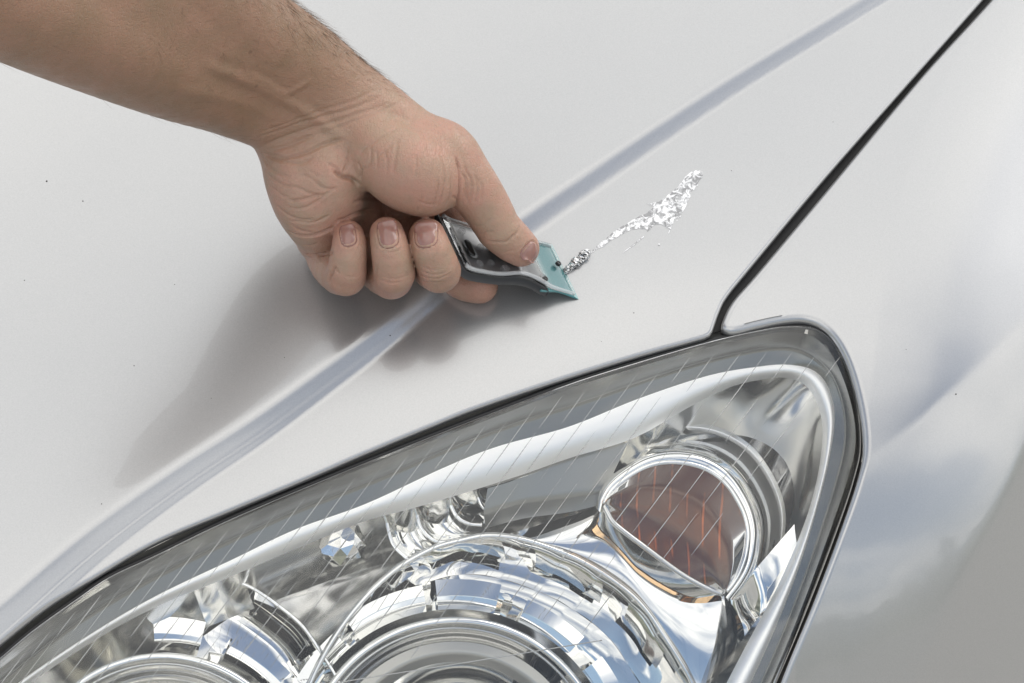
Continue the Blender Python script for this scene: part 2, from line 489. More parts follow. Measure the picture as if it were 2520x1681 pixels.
# upper trim wall, bright band round the unit, inner wall
BO = [(-280, 1960), (-60, 1772), (57, 1672), (230, 1556), (383, 1467), (574, 1376), (727, 1303), (900, 1240), (1090, 1152), (1221, 1100), (1400, 1050), (1572, 981), (1745, 924), (1877, 901), (1946, 898), (2003, 912), (2038, 952), (2054, 1021), (2044, 1113), (2020, 1215), (1975, 1370), (1915, 1530), (1843, 1690), (1740, 1900)]
BI = [(-260, 1968), (-40, 1782), (72, 1684), (236, 1574), (388, 1492), (574, 1416), (740, 1346), (900, 1282), (1030, 1247), (1259, 1177), (1400, 1128), (1560, 1078), (1700, 1000), (1800, 952), (1877, 934), (1934, 930), (1984, 950), (2016, 1008), (2024, 1079), (2008, 1190), (1975, 1300), (1915, 1440), (1830, 1600), (1700, 1850)]
RIMI = [(-300, 1920), (-100, 1722), (30, 1622), (190, 1490), (385, 1376), (574, 1284), (740, 1214), (900, 1149), (1060, 1086), (1221, 1025), (1400, 957), (1572, 903), (1745, 854), (1885, 823), (1945, 817), (2000, 828), (2046, 872), (2080, 945), (2102, 1030), (2105, 1100), (2090, 1165), (2060, 1258), (1990, 1450), (1905, 1660), (1770, 1950)]
trim = loft('trim_wall', [(RIMI, 3.5), ([(p + q) / 2 for p, q in zip(catmull(RIMI, 60), catmull(BO, 60))], 17.0), (BO, 20.0)], grey_trim, head, 220, 6)
band = loft('bright_band', [(BO, 20.0), (BI, 25.0)], chrome_band, head, 220, 6, bulge=[-2.0])
FLOOR = [(-200, 2010), (40, 1800), (150, 1730), (300, 1650), (450, 1570), (620, 1500), (780, 1440), (900, 1400), (1050, 1360), (1194, 1330), (1380, 1290), (1480, 1235), (1580, 1150), (1700, 1090), (1800, 1070), (1880, 1090), (1935, 1140), (1955, 1220), (1940, 1300), (1900, 1400), (1840, 1500), (1760, 1620), (1660, 1850)]
wall = loft('inner_wall', [(BI, 25.0), (FLOOR, 58.0)], satin_bowl, head, 220, 10, bulge=[4.0])

# ---- main reflector
ARC = catmull([(700, 1900), (760, 1690), (850, 1530), (960, 1412), (1060, 1352), (1118, 1334), (1194, 1318), (1279, 1326), (1374, 1356), (1451, 1391), (1527, 1441), (1585, 1494), (1642, 1579), (1700, 1674), (1745, 1800), (1770, 1930)], 120)
SH = np.array((-70, 84.0))
ARC2 = ARC * 0.94 + np.array((1200, 1800)) * 0.06 + SH * 0.8
def bowl_wall():
    """fluted wall: shallow concave panels between ribs"""
    n, rowsn = 241, 9
    a0, a1 = resample(ARC, n), resample(ARC2, n)
    ph = (np.linspace(0, 1, n) * 17) % 1
    V = []
    for k in range(rowsn):
        t = k / (rowsn - 1)
        V.append(LP(a0 * (1 - t) + a1 * t, 34 + 34 * t ** 1.3 + 0.5 * np.sin(ph * math.pi) * min(1, 3 * t)))
    o = mesh_obj('main_reflector', np.concatenate(V), grid_faces(rowsn, n), chrome)
    adopt2(o, head); return o
bw = bowl_wall()
rod('reflector_rim', ARC[::4], 32, 0.0011, chrome, head, 90, 8)
rod('reflector_rim', (ARC * 1.012 - np.array((1200, 1750)) * 0.012)[::4], 33.5, 0.0006, chrome_d, head, 90, 6)
a0, a1 = resample(ARC, 18), resample(ARC2, 18)
for i in range(3, 16):
    rod('rib', [a0[i], (a0[i] + a1[i]) / 2, a1[i]], [33.5, 49, 70], 0.0007, chrome, head, 10, 6)
# stepped ring with square tabs
PC = np.array((1120.0, 1897.0))
def ring(rad, a_0, a_1, n=40, c=PC):
    t = np.radians(np.linspace(a_0, a_1, n))
    return np.stack([c[0] + rad * np.cos(t), c[1] - rad * np.sin(t)], 1)
shelf = loft('reflector_shelf', [(ARC2, 68.0), (ring(430, 178, 2, 120), 60.0), (ring(398, 178, 2, 120), 52.0)], chrome, head, 120, 5, bulge=[1, 0])
def block(name, rings, mat):
    """closed chrome block: list of (image curve, depth) rings skinned and capped"""
    n = len(rings[0][0])
    V = np.concatenate([LP(c, d) for c, d in rings])
    m = len(rings)
    f = grid_faces(m, n)
    f += [tuple((m - 1) * n + j if False else i * n for i in range(m)), tuple(i * n + n - 1 for i in range(m - 1, -1, -1))]
    o = mesh_obj(name, V, f, mat, smooth=False); adopt2(o, head); return o
for a_0, a_1, r0, r1 in ((126, 100, 462, 415), (96, 76, 470, 410), (67, 46, 456, 404), (150, 131, 450, 404), (38, 22, 456, 404)):
    block('tab', [(ring(r0, a_0, a_1), 60), (ring(r0 + 2, a_0, a_1), 41), (ring(r1 + 22, a_0, a_1), 40), (ring(r1 + 20, a_0, a_1), 46), (ring(r1, a_0, a_1), 47), (ring(r1 - 3, a_0, a_1), 60)], chrome)
# projector mouth
rod('projector_rim', ring(370, 180, 0, 60), 38, 0.0016, chrome, head, 120, 10)
rod('projector_rim', ring(352, 180, 0, 60), 41, 0.0007, chrome_d, head, 120, 8)
loft('projector_bowl', [(ring(364, 180, 0, 120), 40.0), (ring(330, 180, 0, 120), 62.0), (ring(230, 180, 0, 120) + np.array((10, -30)), 92.0), (ring(60, 180, 0, 120) + np.array((20, -120)), 104.0)], satin_bowl, head, 120, 6, bulge=[4, 8, 4])
loft('projector_shade', [(ring(318, 150, 30, 80), 50.0), (ring(290, 150, 30, 80), 49.0), (ring(262, 146, 40, 80) + np.array((0, -6)), 57.0)], simple('satin_cream', (0.55, 0.54, 0.50), 0.25, 0.6), head, 80, 4)
# bulb holder
for cx, cy, r_, d_ in ((1345, 1648, 44, 58), (1300, 1690, 40, 62)):
    loft('bulb_holder', [(ring(r_, 360, 0, 60, (cx, cy)), d_ + 30.0), (ring(r_, 360, 0, 60, (cx, cy)), d_), (ring(r_ * .7, 360, 0, 60, (cx - 4, cy - 4)), d_ - 3.0), (ring(r_ * .6, 360, 0, 60, (cx - 4, cy - 4)), d_ + 6.0), (ring(2, 360, 0, 60, (cx - 4, cy - 4)), d_ + 8.0)], simple('holder_black', (0.03, 0.03, 0.032), 0.3, 0.4), head, 60, 3)

# ---- inner (left) reflector
LC = np.array((400.0, 1960.0))
ARCL = catmull([(330, 1520), (430, 1455), (540, 1430), (609, 1441), (700, 1502), (754, 1552), (804, 1628), (831, 1674), (870, 1800), (880, 1900)], 100)
ARCL2 = ARCL * 0.86 + np.array((520, 1800)) * 0.14 + np.array((-22, 20))
loft('inner_reflector', [(ARCL, 40.0), (ARCL2, 66.0), (ring(345, 128, 2, 100, LC), 58.0)], chrome, head, 100, 8, bulge=[5, 2])
rod('reflector_rim', ARCL[::4], 38.5, 0.0008, chrome, head, 70, 6)
for a_0, a_1, r0, r1 in ((118, 100, 432, 385), (93, 76, 440, 380), (66, 44, 436, 384)):
    block('tab', [(ring(r0, a_0, a_1, 40, LC), 60), (ring(r0 + 2, a_0, a_1, 40, LC), 41), (ring(r1 + 22, a_0, a_1, 40, LC), 40), (ring(r1 + 20, a_0, a_1, 40, LC), 46), (ring(r1, a_0, a_1, 40, LC), 47), (ring(r1 - 3, a_0, a_1, 40, LC), 60)], chrome)
rod('projector_rim', ring(345, 140, 0, 60, LC), 39, 0.0015, chrome, head, 110, 10)
rod('projector_rim', ring(327, 140, 0, 60, LC), 42, 0.0007, chrome_d, head, 110, 8)
loft('projector_bowl', [(ring(338, 150, 0, 100, LC), 41.0), (ring(300, 150, 0, 100, LC), 64.0), (ring(180, 150, 0, 100, LC) + np.array((10, -40)), 92.0), (ring(40, 150, 0, 100, LC) + np.array((20, -120)), 100.0)], satin_bowl, head, 100, 6, bulge=[4, 8, 4])

# ---- pockets under the band
for pts, d0 in (([(948, 1262), (955, 1300), (970, 1345), (1012, 1384)], 34), ([(1022, 1248), (1036, 1298), (1068, 1330), (1110, 1334)], 34),
                ([(1102, 1226), (1124, 1270), (1152, 1288), (1186, 1292)], 34), ([(1170, 1202), (1186, 1244), (1204, 1254), (1222, 1256)], 34)):
    c = catmull(pts, 30)
    loft('pocket', [(c, d0), (c + np.array((26, -10)), d0 + 9.0), (c + np.array((58, -22)), d0 + 11.0), (c + np.array((72, -26)), d0 + 6.0)], chrome, head, 30, 6, bulge=[2, 1, 0])
    rod('rib', pts, d0 - 0.5, 0.0009, chrome, head, 26, 6)
loft('blank_panel', [([(1200, 1202), (1259, 1184), (1400, 1134), (1505, 1100), (1545, 1090)], 27.0), ([(1190, 1262), (1280, 1236), (1390, 1222), (1460, 1214), (1490, 1206)], 31.0), ([(1195, 1300), (1290, 1276), (1390, 1262), (1455, 1248), (1488, 1236)], 40.0)], simple('satin_grey', (0.36, 0.36, 0.345), 0.3, 0.8), head, 60, 6)
# faceted side lamp reflector
rngj = np.random.default_rng(11)
bmj = bmesh.new(); bmesh.ops.create_icosphere(bmj, subdivisions=2, radius=1)
C0 = LP(np.array((842.0, 1345.0)), 38.0)
Vj = np.array([v.co[:] for v in bmj.verts]); Vj *= (1 + rngj.uniform(-.10, .10, (len(Vj), 1)))
Fj = [tuple(v.index for v in f.verts) for f in bmj.faces]; bmj.free()
axj = np.stack([RIGHT * .95 + UP * .3, UP * .95 - RIGHT * .3, -LOOK])
jw = mesh_obj('side_lamp', C0 + (Vj * np.array((.0105, .0085, .007))) @ axj, Fj, chrome, smooth=False); adopt2(jw, head)

# ---- indicator
IND = catmull([(1486, 1240), (1500, 1212), (1532, 1182), (1590, 1148), (1653, 1137), (1722, 1148), (1779, 1182), (1820, 1240), (1840, 1297), (1837, 1355), (1825, 1395), (1808, 1430), (1782, 1462)], 80)
INB = catmull([(1486, 1240), (1495, 1262), (1515, 1291), (1590, 1349), (1676, 1412), (1745, 1450), (1782, 1462)], 80)
def amber_mat():
    m, n, l, b = newmat('amber_plastic')
    t_ = n.new('ShaderNodeTexCoord')
    w = n.new('ShaderNodeTexWave'); w.bands_direction = 'X'; w.inputs['Scale'].default_value = 42; w.inputs['Distortion'].default_value = 0.8
    l.new(t_.outputs['Object'], w.inputs['Vector'])
    c = mixc(n, l, mathn(n, l, 'MULTIPLY', ramp(n, l, w.outputs['Fac'], [(0.94, 0.0), (0.998, 1.0)]), ramp(n, l, noise(n, l, t_.outputs['Object'], 70, 2), [(0.45, 0.0), (0.6, 1.0)])), (0.185, 0.083, 0.026), (0.85, 0.34, 0.06))
    l.new(c, b.inputs['Base Color'])
    b.inputs['Roughness'].default_value = 0.22; b.inputs['Metallic'].default_value = 0.35
    bp = n.new('ShaderNodeBump'); bp.inputs['Strength'].default_value = 0.15; bp.inputs['Distance'].default_value = 0.001
    l.new(w.outputs['Fac'], bp.inputs['Height']); l.new(bp.outputs[0], b.inputs['Normal'])
    return m
amb_in = amber_mat()
amb_glass = thin_glass('amber_shell', (0.90, 0.62, 0.36), 1.8)
loft('indicator_inside', [(IND * .985 + np.array((1680, 1300)) * .015, 27.0), ((IND * .65 + INB * .35), 40.0), ((IND * .38 + INB * .62), 43.0), (INB * .985 + np.array((1680, 1300)) * .015, 30.0)], amb_in, head, 80, 5)
loft('indicator_back', [(IND, 29.0), ((IND * .65 + INB * .35), 48.0), ((IND * .38 + INB * .62), 50.0), (INB, 32.0)], chrome_d, head, 80, 5)
mid1, mid2 = IND * .7 + INB * .3, IND * .3 + INB * .7
sh = loft('indicator_lens', [(IND, 22.0), (mid1, 18.5), (mid2, 20.5), (INB, 23.5)], amb_glass, head, 80, 5)
sh['label'] = 'amber indicator lens shaped like a half moon'
rod('indicator_rim', IND[::3], 21.5, 0.0011, chrome, head, 80, 8)
rod('indicator_rim', INB[::3], 23, 0.0012, chrome_d, head, 80, 8)
# chrome tube round it, stepped: front collar, barrel, rear ring
def scale_c(c, s, ctr, sh_=(0, 0)): return (c - np.array(ctr)) * s + np.array(ctr) + np.array(sh_)
IC = (1660, 1330)
ext = catmull([(1478, 1262), (1484, 1236), (1500, 1208), (1532, 1178), (1590, 1144), (1653, 1132), (1722, 1142), (1782, 1177), (1825, 1236), (1846, 1297), (1844, 1358), (1832, 1400), (1812, 1436), (1786, 1470)], 90)
col_ = scale_c(ext, 1.10, IC, (6, -6)); bar_ = scale_c(ext, 1.22, IC, (30, -30)); rg_ = scale_c(ext, 1.28, IC, (34, -36)); fl_ = scale_c(ext, 1.42, IC, (46, -40))
loft('indicator_barrel', [(ext, 21.0), (col_, 24.0), (scale_c(ext, 1.14, IC, (14, -14)), 44.0), (bar_, 58.0)], chrome, head, 90, 6, bulge=[-1.5, -2, -1])
loft('indicator_collar', [(bar_, 50.0), (scale_c(ext, 1.245, IC, (32, -33)), 46.0), (rg_, 50.0), (rg_, 64.0)], chrome_band, head, 90, 4)
# chrome panels at the outer end
loft('side_reflector', [([(1786, 1470), (1800, 1560), (1760, 1700), (1700, 1850)], 46.0), ([(1860, 1400), (1880, 1500), (1840, 1640), (1780, 1800)], 30.0), ([(1955, 1290), (1960, 1400), (1905, 1560), (1820, 1750)], 26.0)], chrome, head, 60, 8, bulge=[-1, 1])
loft('side_reflector', [([(1700, 1500), (1700, 1600), (1705, 1700), (1700, 1850)], 66.0), ([(1782, 1466), (1788, 1560), (1765, 1700), (1720, 1850)], 44.0)], chrome, head, 40, 8, bulge=[2])
loft('back_reflector', [([(1180, 1335), (1300, 1300), (1420, 1265), (1490, 1245), (1560, 1320), (1640, 1385), (1720, 1440), (1785, 1470)], 46.0), ([(1240, 1330), (1330, 1340), (1420, 1380), (1500, 1430), (1570, 1490), (1630, 1570), (1680, 1650), (1720, 1760)], 40.0)], chrome, head, 80, 8, bulge=[-3.0])

# ---- flutes on the inside of the lens
def clip_v(u): return np.interp(u, [0, 300, 869, 1481, 1800, 2072, 2140], [1900, 1800, 1676, 1578, 1390, 1205, 1120])
tops = catmull(RIMI[2:21], 200)
us = np.arange(60, 2090, 63.0)
flute_mat = chrome_mat('flute_plastic', (0.55, 0.55, 0.54), 0.1)
rngf = np.random.default_rng(3)
for i, u0 in enumerate(us):
    v0 = np.interp(u0, tops[:150, 0], tops[:150, 1]) + 12
    L_ = 900
    ang = np.interp(u0, [0, 1400, 2000], [.615, .585, .60])
    d_ = np.array((-ang, math.sqrt(1 - ang * ang)))
    s_ = np.linspace(0, L_, 90)
    c = np.array((u0, v0)) + s_[:, None] * d_
    ok = (c[:, 1] < clip_v(c[:, 0])) & (c[:, 0] > -80)
    edge = np.interp(c[:, 0], tops[:150, 0], tops[:150, 1])
    ok &= c[:, 1] > edge + 6
    c = c[ok]
    if len(c) < 6: continue
    c = c[:max(6, int(len(c) * rngf.uniform(.75, 1.0)))]
    Pc = LP(c, 2.2); p_ = 0
    while p_ < len(c) - 6:                       # broken runs: the flutes catch the light only here and there
        e_ = min(len(c), p_ + int(rngf.integers(9, 34)))
        n_ = e_ - p_
        if n_ >= 5:
            r_ = rngf.uniform(.00011, .00023) * np.sin(np.linspace(.05, math.pi - .05, n_)) ** .8 + 0.00002
            V, f = tube_world(Pc[p_:e_], r_, 5)
            o = mesh_obj('flute', V, f, flute_mat); adopt2(o, head)
        p_ = e_ + int(rngf.integers(0, 5))
rod('flute_border', [(700, 1706), (869, 1674), (1150, 1630), (1481, 1576)], 2.2, 0.00025, flute_mat, head, 60, 5)
# ================================================================== scraper
F1 = surf(np.array(1423.0), np.array(735.0), 'hood'); F2 = surf(np.array(1360.0), np.array(606.0), 'hood')
def ray_plane(u, v, O, nrm):
    d = ray(u, v); return CAM + d * (((O - CAM) @ nrm) / (d @ nrm))
R1 = plane_hit(np.array(1130.0), np.array(676.0), np.array(0.034 + (F1 - P0) @ NB))   # rear lower corner, held up off the paint
el = R1 - F1; SL = np.linalg.norm(el); el /= SL
Wv = F2 - F1; SW = np.linalg.norm(Wv); ew = Wv / SW
es_ = np.cross(el, ew); es_ /= np.linalg.norm(es_); es_ = es_ if es_ @ -LOOK > 0 else -es_
SN = np.cross(el, es_); SN /= np.linalg.norm(SN)          # normal of the side plane
def side_lh(pts, w=0.0):
    r_ = []
    for u, v in pts:
        P = ray_plane(u, v, F1 + ew * w, SN) - F1 - ew * w
        r_.append((P @ el, P @ es_))
    return np.array(r_)
top_px = [(1134, 654), (1153, 670), (1177, 678), (1222, 688), (1248, 690), (1282, 688), (1308, 694), (1334, 706), (1351, 716)]
bot_px = [(1128, 676), (1146, 690), (1181, 701), (1226, 709), (1265, 708), (1300, 713), (1326, 725), (1344, 732)]
top_c = catmull(side_lh(top_px), 50); bot_c = catmull(side_lh(bot_px), 50)
thick = (top_c[:, 1] - bot_c[:, 1])
SCR_O = Vector(F1)
scraper = empty('scraper', SCR_O, label='hand scraper with black base, clear cover and teal blade holder', category='scraper')
def SP(l, w, h): return F1 + np.outer(np.ravel(l), el) + np.outer(np.ravel(w), ew) + np.outer(np.ravel(h), es_)
def taper(t, w):
    """waist of the handle: narrower behind the blade"""
    cut = 0.10 * np.sin(np.clip(t, 0, 1) * math.pi) ** 2
    return w * (1 - cut) + cut * 0.5
def extrude(name, lo, hi, mat, w0=0.0, w1=1.0, bev=0.035, nw=15, smooth=True, parent=scraper):
    """bar with section (l, h) curves lo/hi swept across the width, rounded at both sides"""
    n = len(lo); rows = []
    t = np.linspace(1, 0, n)
    ws = np.concatenate([[w0, w0], w0 + bev * (1 - np.cos(np.linspace(0, math.pi / 2, 5)))[1:], np.linspace(w0 + bev, w1 - bev, nw)[1:-1], (w1 - bev * (1 - np.cos(np.linspace(math.pi / 2, 0, 5))))[:-1], [w1, w1]])
    V = []
    mid = (lo + hi) / 2
    for k, w in enumerate(ws):
        e = min(w - w0, w1 - w) / bev
        g = math.sqrt(max(0, 1 - (1 - min(e, 1)) ** 2)) if bev > 0 else 1
        f_ = 0.80 + 0.20 * g if 0 < k < len(ws) - 1 else 0.0
        ring_l = np.concatenate([mid[:, 0] + (hi[:, 0] - mid[:, 0]) * f_, (mid[:, 0] + (lo[:, 0] - mid[:, 0]) * f_)[::-1]])
        ring_h = np.concatenate([mid[:, 1] + (hi[:, 1] - mid[:, 1]) * f_, (mid[:, 1] + (lo[:, 1] - mid[:, 1]) * f_)[::-1]])
        ww = taper(np.concatenate([t, t[::-1]]), w) * SW
        V.append(SP(ring_l, ww, ring_h))
    f = grid_faces(len(ws), 2 * n, True)
    o = mesh_obj(name, np.concatenate(V), f, mat, smooth=smooth)
    me = o.data
    bm = bmesh.new(); bm.from_mesh(me); bmesh.ops.remove_doubles(bm, verts=bm.verts, dist=1e-6); bmesh.ops.recalc_face_normals(bm, faces=bm.faces); bm.to_mesh(me); bm.free()
    if smooth: me.polygons.foreach_set('use_smooth', [True] * len(me.polygons))
    adopt(o, parent)
    return o
black_pl = simple('black_plastic', (0.028, 0.028, 0.029), 0.3)
clear_pl = thin_glass('clear_plastic', (0.92, 0.93, 0.935), 1.2, 0.08)
def frosted(name, col, a_):
    m = bpy.data.materials.new(name); m.use_nodes = True
    n, l = m.node_tree.nodes, m.node_tree.links
    b = n['Principled BSDF']; b.inputs['Base Color'].default_value = (*col, 1); b.inputs['Roughness'].default_value = 0.12
    b.inputs['Alpha'].default_value = a_
    return m
teal = frosted('teal_plastic', (0.10, 0.29, 0.30), 1.0)
clear_rim = frosted('clear_rim', (0.80, 0.82, 0.83), 0.36)
peg_pl = frosted('peg_plastic', (0.6, 0.6, 0.61), 0.22)
grey_in = simple('grey_insert', (0.30, 0.295, 0.30), 0.28, 0.6)
base = extrude('base', bot_c, np.stack([top_c[:, 0], top_c[:, 1]], 1), black_pl)
MM = 0.001
# blade: thin teal slab, cutting edge on the paint
lbk = float(top_c[-1, 0]); hbk = float(top_c[-1, 1])
lb = np.linspace(0.0, lbk + 4 * MM, 16)
blade_hi = np.stack([lb, 0.10 * MM + np.minimum(lb, 3 * MM) * 0.30 + np.clip(lb - 3 * MM, 0, 1) * max(0.0, (hbk - 1.3 * MM) / (lbk))], 1)
blade_lo = blade_hi - np.array((0, 1.0)) * np.minimum(1.1 * MM, 0.06 * MM + lb * 0.4)[:, None]
blade = extrude('blade_holder', blade_lo[::-1], blade_hi[::-1], teal, -0.015, 1.03, 0.012, smooth=False)
# clear cover over the base and the root of the blade
fl_ = np.linspace(lbk - 1.2 * MM, 2.6 * MM, 12)
fh_ = np.interp(fl_, lb, blade_hi[:, 1])
prof = np.vstack([top_c[4:], np.stack([fl_, fh_], 1)])
prof = resample(prof, 60)
for _ in range(4): prof[1:-1] = (prof[:-2] + 2 * prof[1:-1] + prof[2:]) / 4
cl_lo = prof + np.array((0, 0.15 * MM)); cl_hi = prof + np.array((0, 2.3 * MM))
xs_ = np.linspace(0, 1, 60); cl_hi[:, 1] -= 1.3 * MM * np.clip((xs_ - .75) / .25, 0, 1)
cover = extrude('cover', cl_lo, cl_hi, clear_pl, 0.02, 0.98, 0.05)
insert = extrude('insert', top_c[9:49] + np.array((0, 0.1 * MM)), top_c[9:49] + np.array((0, 0.5 * MM)), grey_in, 0.07, 0.93, 0.05)
# frosted rim along both sides of the cover
def sweep(name, path, r, mat, parent=scraper, sides=8):
    V, f = tube_world(path, r, sides); o = mesh_obj(name, V, f, mat); adopt(o, parent); return o
tt = np.linspace(1, 0, 60)
for w in (0.045, 0.955):
    sweep('cover_rim', SP(cl_hi[:, 0], taper(tt, np.full(len(tt), w)) * SW, cl_hi[:, 1] - 0.75 * MM), 0.95 * MM, clear_rim)
# pegs under the cover, pins and the catch slot
def peg(name, u, v, r, hgt, mat, seg=16, parent=scraper, lift=0.0):
    """short round post standing on the base where the pixel ray meets its top"""
    best = None
    for w in np.linspace(0, 1, 41):
        P = ray_plane(u, v, F1 + ew * SW * w, SN) - F1 - ew * SW * w
        e = abs(P @ es_ - np.interp(P @ el, top_c[::-1, 0], top_c[::-1, 1]))
        if best is None or e < best[0]: best = (e, w, P @ el)
    _, w, l_ = best
    h0 = np.interp(l_, top_c[::-1, 0], top_c[::-1, 1]) + lift
    a_ = np.linspace(0, 2 * math.pi, seg, endpoint=False)
    V = [];
    for rr, hh in ((r, 0), (r, hgt * .85), (r * .85, hgt), (r * .5, hgt), (r * .45, hgt * .8), (0.0001 * r, hgt * .8)):
        V.append(SP(l_ + rr * np.cos(a_), w * SW + rr * np.sin(a_), np.full(seg, h0 + hh)))
    o = mesh_obj(name, np.concatenate(V), grid_faces(6, seg, True), mat); adopt(o, parent)
    return o
for u, v, r_ in ((1175, 654, 1.7), (1240, 667, 1.9), (1334, 686, 1.7), (1134, 572, 1.5), (1205, 650, 1.4), (1180, 612, 1.5)):
    peg('peg', u, v, r_ * MM, 2.1 * MM, peg_pl)
for u, v in ((1368, 655), (1335, 693)):
    peg('pin', u, v, 1.15 * MM, 1.5 * MM, black_pl, 12, lift=1.2 * MM)
# catch slot: black pill with a raised collar
def pill(name, u0, v0, u1, v1, r, hgt, mat, lift):
    ends = []
    for u, v in ((u0, v0), (u1, v1)):
        best = None
        for w in np.linspace(-.1, 1.1, 61):
            P = ray_plane(u, v, F1 + ew * SW * w, SN) - F1 - ew * SW * w
            e = abs(P @ es_ - np.interp(P @ el, top_c[::-1, 0], top_c[::-1, 1]) - lift)
            if best is None or e < best[0]: best = (e, w * SW, P @ el)
        ends.append((best[2], best[1]))
    A0, B0 = np.array(ends[0]), np.array(ends[1]); d = B0 - A0; th = math.atan2(d[1], d[0])
    loop = [B0 + r * np.array((math.cos(th + a_), math.sin(th + a_))) for a_ in np.linspace(-math.pi / 2, math.pi / 2, 9)] + [A0 + r * np.array((math.cos(th + a_), math.sin(th + a_))) for a_ in np.linspace(math.pi / 2, 1.5 * math.pi, 9)]
    loop = np.array(loop); ctr = loop.mean(0)
    V = []
    for s_, hh in ((1, 0), (1, hgt * .7), (.9, hgt), (.6, hgt), (.01, hgt)):
        q = ctr + (loop - ctr) * s_
        h0 = np.interp(q[:, 0], top_c[::-1, 0], top_c[::-1, 1]) + lift
        V.append(SP(q[:, 0], q[:, 1], h0 + hh))
    o = mesh_obj(name, np.concatenate(V), grid_faces(5, 18, True), mat); adopt(o, scraper); return o
pill('catch', 1150, 600, 1160, 622, 1.7 * MM, 0.9 * MM, simple('catch_black', (0.01, 0.01, 0.01), 0.3), 1.9 * MM)
pill('catch_collar', 1152, 602, 1163, 624, 2.3 * MM, 0.35 * MM, clear_rim, 1.8 * MM)

# ================================================================== residue being scraped off
rngr = np.random.default_rng(8)
def foil_mat():
    m, n, l, b = newmat('silver_residue')
    t_ = n.new('ShaderNodeTexCoord')
    g1 = noise(n, l, t_.outputs['Object'], 330, 6, 0.68, 0.8)
    c = mixc(n, l, ramp(n, l, g1, [(0.42, 0.0), (0.56, 1.0)]), (0.40, 0.40, 0.405), (0.9, 0.9, 0.9))
    l.new(c, b.inputs['Base Color'])
    l.new(ramp(n, l, g1, [(0.40, 0.45), (0.54, 1.0)]), b.inputs['Alpha'])
    b.inputs['Roughness'].default_value = 0.32; b.inputs['Metallic'].default_value = 0.0
    bp = n.new('ShaderNodeBump'); bp.inputs['Strength'].default_value = 0.2; bp.inputs['Distance'].default_value = 0.0003
    l.new(noise(n, l, t_.outputs['Object'], 900, 4, 0.6), bp.inputs['Height']); l.new(bp.outputs[0], b.inputs['Normal'])
    return m
foil = foil_mat()
RES_O = Vector(surf(np.array(1445.0), np.array(627.0), 'hood'))
resid = empty('adhesive_residue', RES_O, label='silvery streak of sticker residue on the bonnet ahead of the blade', category='residue')
def fill(name, outline, step, mat, zamp, z0, seed, rag=2.5):
    """ragged thin patch lying on the bonnet, crumpled"""
    from mathutils.geometry import delaunay_2d_cdt
    rg = np.random.default_rng(seed)
    o_ = resample(np.vstack([outline, outline[:1]]), max(24, int(np.linalg.norm(np.diff(np.vstack([outline, outline[:1]]), axis=0), axis=1).sum() / (step * .8))))[:-1]
    o_ = o_ + rg.normal(0, rag * .4, o_.shape)
    lo, hi = o_.min(0), o_.max(0)
    gx, gy = np.meshgrid(np.arange(lo[0], hi[0], step), np.arange(lo[1], hi[1], step))
    pts = np.stack([gx.ravel(), gy.ravel()], 1) + rg.normal(0, step * .25, (gx.size, 2))
    allp = [Vector(p) for p in o_] + [Vector(p) for p in pts]
    res = delaunay_2d_cdt(allp, [], [list(range(len(o_)))], 1, 1e-4)
    P2 = np.array([tuple(p) for p in res[0]])
    d_ = np.min(np.linalg.norm(P2[:, None] - o_[None], axis=2), axis=1)
    z = z0 + np.minimum(d_ / (step * 1.5), 1) * (0.10 + zamp * rg.uniform(0, 1, len(P2)))
    V = surf(P2[:, 0], P2[:, 1], 'hood', z)
    o = mesh_obj(name, V, [tuple(f)[::-1] for f in res[2]], mat, smooth=True)
    adopt(o, resid); return o
def RZ(pts): return np.array([(1350 + .21687 * x, 380 + .21687 * y) for x, y in pts])
SME = RZ([(440,1140),(560,1030),(740,880),(900,780),(1050,690),(1120,655),(1200,590),(1115,568),(1260,535),(1340,480),(1440,390),(1530,290),(1560,240),(1610,200),(1660,185),(1740,180),(1750,230),(1735,270),(1700,310),(1690,360),(1640,400),(1610,450),(1600,500),(1570,560),(1550,620),(1500,690),(1470,740),(1450,770),(1462,700),(1420,745),(1390,850),(1345,930),(1370,840),(1330,822),(1290,800),(1260,790),(1180,800),(1168,850),(1130,880),(1110,850),(1000,840),(930,860),(850,900),(780,930),(700,980),(630,1040),(560,1070),(500,1110),(470,1130)])
smear = fill('smear', SME, 7.5, foil, 0.02, 0.16, 5)
fill('streak', RZ([(840,1115),(960,1020),(1080,925),(1085,935),(970,1030),(845,1120)]), 3.0, foil, 0.1, 0.16, 6, 0.3)
fill('flake', RZ([(1238,1030),(1250,1005),(1268,1012),(1258,1040)]), 2.0, foil, 0.2, 0.16, 7, 0.3)
